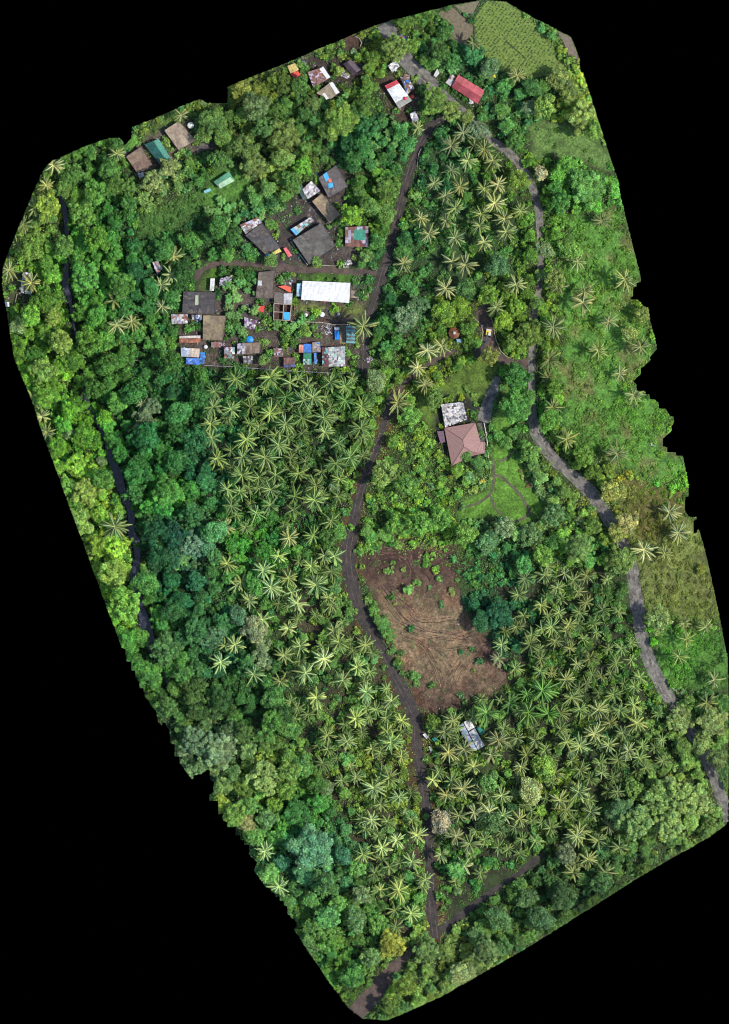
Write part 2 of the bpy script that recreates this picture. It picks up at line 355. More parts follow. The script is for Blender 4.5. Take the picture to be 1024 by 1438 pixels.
def areaS(f): 
    a,b2,c2 = [verts[i] for i in f[:3]]; return (b2[0]-a[0])*(c2[1]-a[1])-(b2[1]-a[1])*(c2[0]-a[0])
faces = [f if areaS(f) > 0 else f[::-1] for f in faces]
def in_out(x, y):
    c_ = False
    for i in range(len(OUT)):
        (ax,ay),(bx,by) = OUT[i], OUT[(i+1)%len(OUT)]
        if (ay <= y) != (by <= y) and x < ax+(y-ay)*(bx-ax)/(by-ay): c_ = not c_
    return c_
def keep_face(f):
    x = sum(P[i][0] for i in f)/len(f); y = sum(P[i][1] for i in f)/len(f)
    xi, yi = int(x), int(y)
    if 4 < xi < IW-5 and 4 < yi < IH-5:
        blk = INSIDE[yi-4:yi+5, xi-4:xi+5]
        if blk.all(): return True
    return in_out(x, y)
faces = [f for f in faces if keep_face(f)]
from collections import Counter
ec = Counter(); 
for f in faces:
    for i in range(len(f)): ec[(f[i], f[(i+1)%len(f)])] += 1
nv = len(verts); low_of = {}; side = []
for (a,b2) in list(ec):
    if (b2,a) not in ec:
        for q in (a,b2):
            if q not in low_of: low_of[q] = len(verts); verts.append((verts[q][0], verts[q][1], -4.0))
        side.append((b2, a, low_of[a], low_of[b2]))
me = bpy.data.meshes.new('ground'); me.from_pydata(verts, [], faces+side)
ca = me.attributes.new('Col','FLOAT_COLOR','POINT')
cc = np.zeros((len(verts),4),np.float32); cc[:,3] = 1
ix = np.clip(P[:,0].astype(int),0,IW-1); iy = np.clip(P[:,1].astype(int),0,IH-1)
cc[:nv,:3] = COVER[iy,ix]; cc[nv:,:3] = lin((80,62,46))
ca.data.foreach_set('color', cc.ravel()); me.materials.append(GROUND); me.update()
kind(link('ground', me), 'structure')

# ------------------------------------------------------------------ roads, paths, water
def smooth_line(line, k=5):
    out = []
    n = len(line)
    for i in range(n-1):
        p0, p1, p2, p3 = line[max(i-1,0)], line[i], line[i+1], line[min(i+2,n-1)]
        for j in range(k):
            t = j/k
            out.append(tuple(.5*((2*b_)+(-a+c_)*t+(2*a-5*b_+4*c_-d)*t*t+(-a+3*b_-3*c_+d)*t**3) for a,b_,c_,d in zip(p0,p1,p2,p3)))
    out.append(line[-1]); return out
def ribbon(name, line, z, mat, jit=.6, across=5, follow=False, off=0, wid=None, seg=5, parent=None, col=(.1,.1,.1), keep=True):
    L = smooth_line(line, seg); V = []; rng = random.Random(name+str(off))
    for i,(x,y,w) in enumerate(L):
        a = L[max(i-1,0)]; b2 = L[min(i+1,len(L)-1)]
        dx, dy = b2[0]-a[0], b2[1]-a[1]; l = math.hypot(dx,dy) or 1; nx, ny = -dy/l, dx/l
        ww = wid or w; j1 = rng.uniform(-jit,jit); j2 = rng.uniform(-jit,jit)
        row = []
        for k in range(across+1):
            t = k/across; o = (t-.5)*ww + j1*(1-t) + j2*t + off
            px, py = x+nx*o, y+ny*o
            row.append((wx(px), wy(py), z + (gz(px,py) if follow else 0)))
        V.append(row)
    m = MB()
    for r0, r1 in zip(V[:-1], V[1:]):
        for k in range(across):
            q = [r0[k], r1[k], r1[k+1], r0[k+1]]
            cxp = sum(p[0] for p in q)/4/S+512; cyp = 719-sum(p[1] for p in q)/4/S
            if keep and not bool(inside(np.array([cxp]), np.array([cyp]))[0]): continue
            a = sum(q[i][0]*q[(i+1)%4][1]-q[(i+1)%4][0]*q[i][1] for i in range(4))
            m.poly(q if a > 0 else q[::-1], col)
    return m.build(name, mat, parent)
def road_mat(name, base, dark, spots, bumpd=.03, jointscale=None):
    m, nt, b = new_mat(name)
    n1 = noise(nt, .3, 8, .75); n2 = noise(nt, 2.2, 6, .8)
    c = ramp(nt, n1, [(.38, dark), (.60, base)])
    c = mix_col(nt, c, ramp(nt, n2, [(.36,.62),(.64,1.35)]), 1.0)
    n3 = noise(nt, .9, 5, .6); f = ramp(nt, n3, [(.6,0.0),(.72,.6)])
    c = mix_col(nt, c, (*spots,1), f, 'MIX')
    nt.links.new(c, b.inputs['Base Color']); b.inputs['Roughness'].default_value = .85
    bump(nt, b, n2, .8, bumpd)
    return m
CONC = road_mat('worn_concrete_road', lin((124,121,116)), lin((62,60,59)), lin((80,76,62)))
MUD = road_mat('dark_muddy_track', lin((66,59,55)), lin((36,33,34)), lin((88,72,60)), .08)
MUD2 = road_mat('brown_lane', lin((92,76,68)), lin((60,50,48)), lin((104,88,76)), .06)
kind(ribbon('main_road', MAIN_ROAD, .10, CONC, .9), 'structure')
for o, w_ in ((-3.4,2.6),(3.0,2.4)): kind(ribbon('worn_lane', MAIN_ROAD[2:], .13+.004*(o>0), attr_mat('worn_lane', .5, .7, .85, .02, 4, grit=True), .9, 1, off=o, wid=w_, col=lin((108,102,94))), 'structure')
kind(ribbon('dirt_track', DIRT_A, .08, MUD, .9), 'structure')
kind(ribbon('dirt_track', DIRT_B, .08, MUD, .8), 'structure')
kind(ribbon('footpath', FOOTP, .06, MUD2, .8), 'structure')
kind(ribbon('dirt_track', DIRT_C, .075, MUD, .8), 'structure')
kind(ribbon('dirt_track', DIRT_D, .08, MUD2, .9), 'structure')
kind(ribbon('village_lane', LANE, .07, MUD2, .7), 'structure')
kind(ribbon('village_lane', LANE2, .062, MUD, .9), 'structure')
kind(ribbon('driveway', DRIVE, .066, MUD2, .6), 'structure')
kind(ribbon('driveway', DRIVE2, .058, MUD, .6), 'structure')
kind(ribbon('driveway', HDRIVE, .07, CONC, .5), 'structure')
WATER, nt, b = new_mat('dark_river_water')
n1 = noise(nt, .5, 5, .6)
nt.links.new(ramp(nt, n1, [(.35,lin((30,34,42))),(.7,lin((62,64,78)))]), b.inputs['Base Color'])
b.inputs['Roughness'].default_value = .12; bump(nt, b, noise(nt, 2.5, 4), .5, .05)
kind(ribbon('river', RIVER, -1.6, WATER, .8), 'structure')
# paths on the lawn
STONE = road_mat('stone_path', lin((98,92,74)), lin((62,66,46)), lin((120,112,96)), .03)
for gi_, ln in enumerate(([(692,668,4),(703,669,4),(716,680,4),(730,694,4),(740,710,4),(744,719,4),(736,727,4),(722,734,3)], [(692,645,4),(694,668,4),(691,688,4),(684,698,4),(672,706,3),(652,713,3)],
           [(687,694,3),(693,706,3.5),(697,716,3),(704,722,3)], [(700,648,3),(708,645,3),(716,640,3),(724,628,2.5)], [(738,674,3),(749,686,3.5),(765,704,4),(780,716,3)])):
    kind(ribbon('garden_path', ln, .06+.005*gi_, STONE, .3, 2), 'structure')
# wheel ruts of the tracks and of the cleared field
RUT = attr_mat('wheel_ruts', 1.6, .6, .95, .05, 5, grit=True)
for line, offs in ((DIRT_A,(-2.2,2.4)),(DIRT_B,(-3.4,2.8)),(DIRT_D,(-4,3))):
    for o in offs: kind(ribbon('wheel_rut', line, .112, RUT, .6, 1, off=o, wid=.7, seg=4, col=lin((84,74,70))), 'structure')
def T(u, v): return (460+u*.25, 720+v*.25)
TR = [[(250,225),(330,208),(420,238),(478,300),(470,375),(395,410),(330,395)],[(300,250),(370,240),(430,275),(452,330),(420,380),(360,400)],
 [(300,410),(360,500),(440,600),(560,665),(720,690),(800,700)],[(300,440),(380,560),(480,660),(600,690),(740,700)],
 [(380,640),(500,710),(610,790),(680,870),(700,960)],[(400,610),(540,680),(640,760),(700,850),(720,950)],[(780,790),(720,870),(660,940),(640,1000)],[(850,760),(760,860),(700,960)],
 [(480,180),(470,260),(500,330),(560,380),(540,450)],[(700,240),(620,235),(560,270),(520,330)],[(430,700),(520,740),(580,820),(620,900),(640,980)],[(330,430),(400,500),(470,560),(500,620)],
 [(560,760),(640,770),(730,760),(820,770)],[(330,120),(420,150),(470,190),(560,200),(680,235)],[(700,700),(760,690),(820,660)],[(470,560),(520,600),(620,600),(700,590)]]
for i, t in enumerate(TR):
    base = [(*T(*p), 1) for p in t]
    for o, g in ((-4.2,1),(-3.1,0),(-2.2,1),(-1.2,0),(-.3,1),(.9,0),(2.0,1),(3.1,0),(4.2,1)):
        if random.random() < .3: continue
        if base[0][1] < 830: c = lin((52,36,34)) if g else lin((108,80,72))
        else: c = lin((70,54,42)) if g else lin((140,116,92))
        kind(ribbon('tyre_track', base, .03+.004*i+.0004*int(o+5), RUT, .55, 1, off=o+random.uniform(-.5,.5), wid=random.uniform(.4,.8), seg=4, col=c), 'structure')
# field plots
def plot(name, poly, z, mat, c=(.1,.1,.1)):
    m = MB(); q = [(wx(x), wy(y), z) for x,y in poly]
    a = sum(q[i][0]*q[(i+1)%len(q)][1]-q[(i+1)%len(q)][0]*q[i][1] for i in range(len(q)))
    m.poly(q if a > 0 else q[::-1], c); return kind(m.build(name, mat), 'structure')
EARTH = attr_mat('tilled_field', 1.0, .45, .95, .1, 3)
plot('rice_field', RICE, .03, EARTH, lin((104,124,58)))
plot('fallow_field', FALLOW1, .034, EARTH, lin((108,98,80))); plot('fallow_field', FALLOW2, .038, EARTH, lin((110,104,82))); plot('fallow_field', FALLOW3, .036, EARTH, lin((112,100,88)))
for ln in ([(634,8,2),(650,22,2.2),(664,34,2.5),(666,48,2.5),(656,66,2)], [(674,2,2),(668,18,2.4),(664,32,2.4)], [(710,58,1.5),(725,70,1.8),(738,82,1.5)]):
    kind(ribbon('field_bund', ln, .10, RUT, .3, 2, col=lin((58,60,42))), 'structure')
plot('yard_paving', [(277,196),(292,192),(302,206),(290,214),(279,210)], .05, SLABM, lin((78,72,76)))
plot('yard_paving', [(492.7,407.8),(519,409.6),(517.4,419),(492,418)], .054, SLABM, lin((150,138,120)))
plot('yard_paving', [(496,385),(520,386),(520,407),(496,405)], .05, SLABM, lin((66,62,66)))
plot('yard_paving', [(670,594),(681,594),(683.5,619),(675,620)], .05, SLABM, lin((70,76,76)))
plot('yard_paving', [(477.8,456.6),(486,457),(485,483),(477,483)], .056, SLABM, lin((140,122,98)))
plot('yard_paving', [(436,290),(446,286),(464,312),(452,313),(440,318),(425,310)], .085, SLABM, lin((62,56,58)))
plot('yard_paving', [(287,487),(302,489),(303,513),(286,512)], .05, SLABM, lin((64,54,44)))
# ------------------------------------------------------------------ buildings
BLD = []          # footprints (map units) kept free of plants
WHITE=lin((206,205,202)); PALE=lin((176,176,178)); GREY=lin((130,130,136)); LAV=lin((170,162,186)); RUST=lin((128,82,66)); MAROON=lin((98,52,56))
TEAL=lin((40,128,112)); MINT=lin((140,190,160)); BLUE=lin((40,110,190)); SKY=lin((60,160,215)); TAN=lin((150,134,108)); BROWN=lin((104,86,74)); DARK=lin((66,64,68))
SALMON=lin((205,110,95)); RED=lin((196,60,52)); AQUA=lin((110,175,180))
def inset(q, d):
    cx = sum(p[0] for p in q)/len(q); cy = sum(p[1] for p in q)/len(q); out = []
    for x, y in q:
        l = math.hypot(x-cx, y-cy); k = max(.2, (l-d)/l); out.append((cx+(x-cx)*k, cy+(y-cy)*k))
    return out
def openings(root, q, h, wallc, nwin=1, door=0, rng=None):
    """doors and windows on the outer faces of the wall outline q (local metres)"""
    n = len(q); a = sum(q[i][0]*q[(i+1)%n][1]-q[(i+1)%n][0]*q[i][1] for i in range(n)); sg = 1 if a > 0 else -1
    for i in range(n):
        x0,y0 = q[i]; x1,y1 = q[(i+1)%n]; L = math.hypot(x1-x0,y1-y0)
        if L < 2.2: continue
        rot = math.atan2(y1-y0, x1-x0); nx, ny = sg*(y1-y0)/L, -sg*(x1-x0)/L
        def put(t, z0, z1, w, dep, c, off=0):
            m = MB(); m.box(x0+(x1-x0)*t+nx*off, y0+(y1-y0)*t+ny*off, z0, z1, w, dep, rot, c); return m
        if i == door:
            d = put(.3, 0, 2.05, .9, .08, (0,0,0), .03).build('door', WOOD, root)
            put(.3+.32/L, .95, 1.05, .06, .1, (.3,.3,.3), .09).build('handle', PAINT, d)
        k = nwin if L > 4.5 else 1
        for j in range(k):
            t = (j+1)/(k+1)+(.12 if i == door else 0)
            f = MB()
            for dz0,dz1,w,dx in ((1.0,1.08,1.1,0),(1.92,2.0,1.1,0),(1.08,1.92,.08,-.51),(1.08,1.92,.08,.51)):
                ox, oy = (x1-x0)/L*dx, (y1-y0)/L*dx
                f.box(x0+(x1-x0)*t+ox+nx*.03, y0+(y1-y0)*t+oy+ny*.03, dz0, dz1, w, .08, rot, lin((180,175,165)))
            fr = f.build('window', PAINT, root)
            put(t, 1.08, 1.92, .94, .03, (0,0,0), .016).build('pane', GLASS, fr)
def bil(q, u, v):
    a,b,c,d = q
    return ((a[0]*(1-u)+b[0]*u)*(1-v)+(d[0]*(1-u)+c[0]*u)*v, (a[1]*(1-u)+b[1]*u)*(1-v)+(d[1]*(1-u)+c[1]*u)*v)
def vary(c, rng, a=.12):
    k = 1+rng.uniform(-a, a); return (c[0]*k, c[1]*k, c[2]*k)
def base(name, label, cat, quad, group=None):
    BLD.append(list(quad))
    W = [(wx(x), wy(y)) for x,y in quad]
    cx = sum(p[0] for p in W)/len(W); cy = sum(p[1] for p in W)/len(W)
    return thing(name, label, cat, (cx,cy,0), 0, group), [(x-cx,y-cy) for x,y in W]
def walls(root, L, h, wallc, nwin=2, door=0, ins=.45):
    q = inset(L, ins); m = MB(); m.prism(q, -.3, h, wallc); m.build('wall', WALLM, root); openings(root, q, h, wallc, nwin, door)
def sheet_roof(m, L, h, nu, nv, pal, rng, rise=.7, gap=.985, jz=.06, extra=0):
    """a lean-to roof laid sheet by sheet; pal is a palette or a function (u,v)->colour"""
    for i in range(nu):
        for j in range(nv):
            e = .015
            cs = [bil(L,(i+a)/nu,(j+b2)/nv) for a,b2 in ((e,e),(1-e,e),(1-e,1-e),(e,1-e))]
            z = [h+rise*(1-(j+b2)/nv)+rng.uniform(0,jz) for b2 in (0,0,1,1)]
            c = pal((i+.5)/nu,(j+.5)/nv) if callable(pal) else rng.choice(pal)
            m.prism(cs, z, [t+.05 for t in z], vary(c, rng))
    for k in range(extra):
        u, v = rng.uniform(.08,.92), rng.uniform(.08,.92); x, y = bil(L,u,v); z = h+rise*(1-v)+.12+.02*k
        c = pal(u,v) if callable(pal) else rng.choice(pal)
        m.box(x, y, z, z+.03, rng.uniform(.5,1.1), rng.uniform(.9,2.0), rng.uniform(0,3.14), vary(c, rng, .3))
    # rafters under the sheets close the gaps
def b_sheet(name, label, quad, h, nu, nv, pal, wallc=GREY, rise=.7, extra=4, nwin=2, cat='house', jz=.08, door=0, group=None, open_=False):
    rng = random.Random(label); root, L = base(name, label, cat, quad, group)
    if open_:
        for p in inset(L, .35):
            m = MB(); m.tube([(p[0],p[1],-.2),(p[0],p[1],h+.05)], [.08,.07], lin((110,100,90)), 8); m.build('post', WALLM, root)
    else: walls(root, L, h-.05, wallc, nwin, door)
    m = MB(); m.prism(inset(L,.12), h-.06, [h+rise-.03,h+rise-.03,h-.02,h-.02], lin((50,46,44)))
    sheet_roof(m, L, h, nu, nv, pal, rng, rise, extra=extra, jz=jz); m.build('roof', ROOFM, root)
    return root
def b_flat(name, label, quad, h, c, c2=None, wallc=GREY, parapet=.25, nu=2, nv=1, stubs=0, nwin=2, cat='house', door=0):
    rng = random.Random(label); root, L = base(name, label, cat, quad)
    walls(root, L, h-.02, wallc, nwin, door, .5)
    m = MB(); 
    for i in range(nu):
        for j in range(nv):
            cs = [bil(L,(i+a)/nu,(j+b2)/nv) for a,b2 in ((0,0),(1,0),(1,1),(0,1))]
            cs = inset(cs, .02); z = h+rng.uniform(.14,.18)
            cc = vary(c if not c2 or (i+j)%2 == 0 else c2, rng, .1); m.prism(cs, h, z, cc)
    m.build('roof', SLABM, root)
    if parapet:
        m = MB(); n = 4
        for i in range(4):
            a, b2 = inset(L,.12)[i], inset(L,.12)[(i+1)%4]; l = math.hypot(b2[0]-a[0], b2[1]-a[1])
            m.box((a[0]+b2[0])/2, (a[1]+b2[1])/2, h+.19, h+.19+parapet, l-.3, .16, math.atan2(b2[1]-a[1], b2[0]-a[0]), vary(c, rng, .15))
        m.build('parapet', SLABM, root)
    for k in range(stubs):
        u = (k%4+.5)/4; v = .05 if k < 4 else .95; x, y = bil(L, u, v); m = MB()
        m.box(x, y, h+.2, h+.9, .3, .3, .3, vary(c, rng)); 
        for dx in (-.08,.08): m.tube([(x+dx,y,h+.85),(x+dx*1.3,y,h+1.5)], [.02,.015], RUST, 5)
        m.build('column_stub', SLABM, root)
    return root
def b_gable(name, label, quad, h, rise, c, c2=None, wallc=PALE, hipf=0.0, rf=.5, cat='house', mat=None, nwin=2, ribs=0):
    """ridge runs from the middle of edge 0-1... to edge 2-3, at fraction rf"""
    rng = random.Random(label); root, L = base(name, label, cat, quad); a,b2,c_,d = L
    walls(root, L, h-.03, wallc, nwin)
    r0 = (a[0]+(b2[0]-a[0])*rf, a[1]+(b2[1]-a[1])*rf); r1 = (d[0]+(c_[0]-d[0])*rf, d[1]+(c_[1]-d[1])*rf)
    R0 = (r0[0]+(r1[0]-r0[0])*hipf, r0[1]+(r1[1]-r0[1])*hipf, h+rise); R1 = (r1[0]+(r0[0]-r1[0])*hipf, r1[1]+(r0[1]-r1[1])*hipf, h+rise)
    A,B,C_,D = [(p[0],p[1],h) for p in (a,b2,c_,d)]
    m = MB(); c2 = c2 or c
    def slope(p, q, r, s, col):
        n = max(2, ribs or 2)
        for k in range(n):
            t0, t1 = k/n, (k+1)/n
            e0 = Vector(p).lerp(Vector(q), t0); e1 = Vector(p).lerp(Vector(q), t1); f0 = Vector(s).lerp(Vector(r), t0); f1 = Vector(s).lerp(Vector(r), t1)
            pts = [e0,e1,f1,f0]
            m.poly(pts, vary(col, rng, .05 if not ribs else .16)); m.poly([p_-Vector((0,0,.1)) for p_ in pts[::-1]], col)
            m.poly([e0-Vector((0,0,.1)), e1-Vector((0,0,.1)), e1, e0], col)
            if ribs: m.tube([e1+Vector((0,0,.03)), f1+Vector((0,0,.03))], [.06,.06], vary(col, rng,.1), 5)
    slope(B, C_, R1, R0, c2); slope(D, A, R0, R1, c)
    for X, Y, R in ((A,B,R0),(C_,D,R1)):
        m.poly([X,Y,R], vary(c2 if X is A else c, rng)); m.poly([(q[0],q[1],q[2]-.1) for q in (R,Y,X)], c)
    m.tube([R0,R1], [.12,.12], vary(c2, rng, .2), 6)
    m.build('roof', mat or ROOFM, root); return root
def fix(n): return n
TT = []
def tarp(label, quad, z, c, cat='tarpaulin', name='tarpaulin', n=8, wr=.06, group=None):
    W = [(wx(x), wy(y)) for x,y in quad]; cx = sum(p[0] for p in W)/4; cy = sum(p[1] for p in W)/4
    L = [(x-cx,y-cy) for x,y in W]; rng = random.Random(label); m = MB()
    zz = [[z+rng.uniform(0,wr) for _ in range(n+1)] for _ in range(n+1)]
    jit = [[(rng.uniform(-.08,.08), rng.uniform(-.08,.08)) for _ in range(n+1)] for _ in range(n+1)]
    def pt(i,j,d=0):
        x,y = bil(L,i/n,j/n); return (x+jit[i][j][0], y+jit[i][j][1], zz[i][j]-d)
    for i in range(n):
        for j in range(n):
            q = [pt(i,j),pt(i+1,j),pt(i+1,j+1),pt(i,j+1)]; a = sum(q[k][0]*q[(k+1)%4][1]-q[(k+1)%4][0]*q[k][1] for k in range(4))
            cc = vary(c, rng, .07); m.poly(q if a > 0 else q[::-1], cc)
    top = len(m.v); B = [(i,0) for i in range(n)]+[(n,j) for j in range(n)]+[(n-i,n) for i in range(n)]+[(0,n-j) for j in range(n)]
    for k in range(len(B)):
        p, q = B[k], B[(k+1)%len(B)]; m.poly([pt(*p),pt(*p,.04),pt(*q,.04),pt(*q)], c)
    o = m.build(name, PAINT, None); o.location = (cx,cy,0); return tag(o, label, cat, group)
def rp(*cs): return list(cs)

# --- upper left hamlet
b_flat('concrete_house','brown stained flat roofed house beside the teal roof, westernmost of the hilltop row',[(198,206),(214,231),(193,243),(177,220)],3.0,lin((128,108,92)),lin((118,96,84)),parapet=.2)
b_gable('gable_house','teal green metal roofed house between two tan flat roofs',[(203,203),(223,195),(241,224),(223,229)],2.8,.9,lin((28,92,84)),lin((50,128,108)),rf=.62,ribs=6)
b_flat('concrete_house','large tan mottled flat roofed house beside the round white tank',[(231,183),(251,170),(275,197),(251,211)],3.2,lin((158,142,122)),lin((148,130,112)),nu=3,nv=2,parapet=.15)
b_gable('gable_house','small mint green metal roofed house on a lawn among trees',[(300,255),(309,265),(329.5,254),(322,240.5)],2.7,.9,lin((96,160,128)),lin((160,196,160)),hipf=.12,wallc=MINT,ribs=5)
b_sheet('lean_to_shed','narrow pale aqua awning below the mint green roofed house',[(286,268),(295,264),(297,267.5),(288,272)],2.2,3,1,rp(AQUA,PALE),open_=True,cat='shed',extra=0,rise=.2)
b_sheet('lean_to_shed','small grey sheet shed at the foot of the westernmost brown flat roof',[(193,245),(201,241),(203,247),(196,251)],2.3,2,2,rp(GREY,PALE),cat='shed',extra=1)
# --- northern edge
b_sheet('roofed_stall','square yellow canopy at the northern edge of the settlement',[(403.5,92.5),(414.5,88.5),(420,98),(408.2,103.4)],2.4,3,3,rp(lin((196,172,96)),lin((184,164,96))),open_=True,cat='shed',extra=0,rise=.2)
b_sheet('roofed_stall','bright red canopy joined to the square yellow canopy',[(407.8,104),(418.5,98.8),(422,104.8),(414.5,110.5)],2.35,3,3,rp(lin((214,72,58)),lin((204,64,54))),open_=True,cat='shed',extra=0,rise=.15)
tarp('orange red tarpaulin on the ground beside the red canopy',[(422.5,105),(427.3,104.5),(430.4,111),(424.3,112.5)],1.6,lin((206,66,50)))
b_sheet('patched_shack','rusty maroon patched shack with one white roof strip in the north',[(432,101),(452.4,94.5),(464.5,108.6),(440,123)],2.5,7,6,rp(MAROON,RUST,RUST,lin((140,100,84)),lin((150,110,108)),LAV,GREY),extra=22)
tarp('white corrugated sheets laid on the rusty maroon patched shack',[(448.7,97),(454,93.3),(464.2,108.6),(459,111)],3.55,WHITE,'roofing sheets','roofing_sheets')
b_flat('concrete_house','small tan house with white sheets on its flat roof in the north',[(444,131),(463,116.5),(476,130.6),(464.6,139.7)],2.9,lin((146,134,112)),parapet=.15,nu=2,nv=2)
tarp('long white sheets on the east side of the small tan roof',[(462,116.5),(467.6,115.3),(476.8,130),(472,132.4)],3.3,WHITE,'roofing sheets','roofing_sheets')
tarp('short white sheet on the south corner of the small tan roof',[(453,131.8),(456,130),(462,138.5),(458.5,140.3)],3.3,WHITE,'roofing sheets','roofing_sheets')
b_gable('gable_house','dark purple brown ribbed metal roofed house in the north',[(482,90),(493,83.5),(507.5,97.5),(495,106)],2.7,.8,lin((72,60,70)),lin((84,70,78)),ribs=8)
# --- roadside north east
r = b_sheet('patched_house','roadside house with red, white and grey roof bands beside a muddy yard',[(540.2,120.2),(557,112.3),(579,141.3),(560.4,152.7)],2.9,6,12,lambda u,v: lin((186,44,62)) if v < .17 else (lin((218,224,224)) if v < .76 else lin((138,140,132))),extra=0,rise=.5,jz=.03)
b_sheet('patched_shack','cluttered grey and blue lean-to on the road side of the red and white roofed house',[(562,108),(573,108),(582,124),(572,133)],2.3,4,5,rp(GREY,LAV,DARK,RUST,BLUE,PALE,lin((60,60,60))),extra=14,cat='shed')
b_sheet('shed','small grey roofed shed south of the red and white roofed house',[(575.4,160.6),(583.3,155.4),(588.5,167.7),(580.6,173)],2.3,3,4,rp(PALE,LAV,GREY,WHITE),cat='shed',extra=5)
b_sheet('shed','white patched shed by the road north of the red and white roofed house',[(544.6,92),(556,84.5),(561.5,93),(551,102)],2.3,4,4,rp(WHITE,WHITE,PALE,GREY),cat='shed',extra=8)
b_sheet('roofed_stall','tiny white canopy on the verge across the road from the red roof',[(614,96),(618,102),(612.5,109),(609,106)],2.2,2,2,rp(WHITE),open_=True,cat='shed',extra=0,rise=.1)
b_gable('gable_house','house with a broad faded red metal roof beside the main road',[(644,105),(634,122),(671,146),(680.5,127)],3.0,1.1,lin((184,88,94)),lin((168,76,84)),ribs=9)
b_sheet('lean_to_shed','rust and white lean-to at the road end of the red metal roof',[(625.5,116),(635,104.5),(642,109),(633,121.5)],2.3,3,2,rp(lin((160,120,100)),PALE,lin((110,80,64))),cat='shed',extra=2,rise=.3)
b_sheet('lean_to_shed','white sheet porch below the red metal roof',[(658,136),(662,134.5),(665.5,145),(661,146.5)],2.2,1,3,rp(WHITE,PALE),open_=True,cat='shed',extra=1,rise=.3)
# --- upper village
b_flat('concrete_house','dark grey flat roofed house carrying two blue tarpaulins',[(447,250),(472.5,231.7),(489,262),(461.7,277.6)],3.1,lin((98,92,92)),lin((92,86,88)),nu=2,nv=2)
tarp('square blue tarpaulin nearer the north corner of the dark grey roof',[(453.5,245.4),(458.8,241.6),(463.2,251.8),(457.8,255)],3.5,SKY)
tarp('small orange red tarpaulin between two blue ones on the dark grey roof',[(460,251.5),(464,250),(466.5,255),(462.5,257)],3.6,SALMON)
tarp('lower blue tarpaulin on the dark grey roof',[(460.7,258),(467,256),(468.7,262.5),(461.7,264.5)],3.5,SKY)
b_sheet('patched_shack','white and pink mottled roofed shack beside the dark grey roof with blue tarpaulins',[(424.6,266),(437.3,254.2),(450,268),(432.4,279.6)],2.5,6,5,rp(PALE,PALE,WHITE,LAV,lin((176,140,134)),GREY),extra=14)
b_sheet('lean_to_shed','dark green lean-to on the west side of the white mottled shack',[(416,262),(423.5,257.5),(431.5,279),(426,281)],2.0,3,3,rp(lin((30,66,58)),lin((36,76,66))),cat='shed',extra=0)
b_flat('concrete_house','long tan slab roofed house running south east below the mottled shack',[(438.3,282.5),(452,271.8),(478.3,301),(463.7,313.7)],3.0,lin((150,132,104)),lin((138,120,98)),nu=2,nv=3,parapet=.2)
b_flat('concrete_building','largest dark grey flat roofed building of the village, unfinished with column stubs',[(411,337),(452,312.8),(471.5,345),(434.4,371.4)],3.4,lin((96,94,90)),lin((88,84,80)),nu=3,nv=2,stubs=8,nwin=3,parapet=.12,cat='building')
b_sheet('patched_shack','narrow grey patched shed with one blue end beside the largest flat roof',[(408,322),(436,305),(441,309),(416,331)],2.4,7,2,lambda u,v: SKY if u < .17 else random.Random(int(u*70+v*9)).choice([PALE,AQUA,GREY,BROWN,PALE]),cat='shed',extra=5)
b_flat('concrete_house','dark slab roofed house with a patched shack on its north west corner',[(344.5,330.4),(368,313),(394.3,348),(373,357.5)],3.0,lin((78,76,80)),lin((84,78,76)),nu=2,nv=2,parapet=.12)
b_sheet('patched_shack','lavender and rust patched shack on the north west corner of the dark slab roof',[(336.7,315.7),(362,305.5),(368.5,312.5),(345,329)],2.5,7,4,rp(LAV,PALE,GREY,RUST,lin((110,84,84)),WHITE),extra=14)
b_sheet('awning','teal and white striped awning south of the dark slab roofed house',[(370.3,352.8),(374.8,350.5),(382.6,363.6),(377.7,367.5)],2.2,1,6,lambda u,v: lin((60,160,170)) if int(v*6)%2 == 0 else WHITE,open_=True,cat='awning',extra=0,rise=.1)
b_sheet('awning','pale yellow awning on the south corner of the dark slab roofed house',[(382.6,354.8),(392.4,348.5),(395.7,352.8),(385.5,358)],2.2,4,2,rp(lin((204,190,96))),open_=True,cat='awning',extra=0,rise=.1)
b_sheet('awning','narrow pink awning between the yellow awning and the lane',[(398,349),(402,347),(410.5,358.7),(405,361)],2.2,2,4,rp(lin((222,96,104)),lin((214,110,112))),open_=True,cat='awning',extra=0,rise=.1)
b_sheet('patched_house','brown roofed house with a teal panel west of the muddy track',[(485,318.6),(517.4,317.7),(517.4,347),(485,346)],2.7,8,6,lambda u,v: lin((44,134,112)) if .36<u<.9 and .1<v<.66 else random.Random(int(u*80+v*900)).choice([MAROON,RUST,lin((150,130,132)),lin((112,74,70)),LAV]),extra=6)
b_flat('concrete_house','brownish flat roofed house west of the orange tarpaulin',[(363.5,382),(386,380),(384,419),(359,418.6)],3.0,lin((106,94,86)),lin((96,84,76)),nu=2,nv=3,parapet=.2)
tarp('white box cover on the brownish flat roof',[(362.5,394),(368,394),(368,401),(362,401)],3.5,PALE)
b_flat('concrete_house','low grey annex with a white panel beside the orange tarpaulin',[(384.8,410),(397.6,411),(397.6,426),(384.8,425)],2.6,lin((104,96,90)),parapet=0,nu=1)
b_sheet('roofed_stall','pale grey sheet roof east of the low grey annex',[(398.3,412),(411,412),(410,427),(398.3,426.4)],2.6,3,3,rp(PALE,lin((180,180,184))),cat='shed',extra=0,rise=.2)
tarp('orange tarpaulin canopy north of the low grey annex',[(391,402.5),(400,400.5),(408.5,403.5),(408.3,411)],2.4,lin((222,96,72)),n=6)
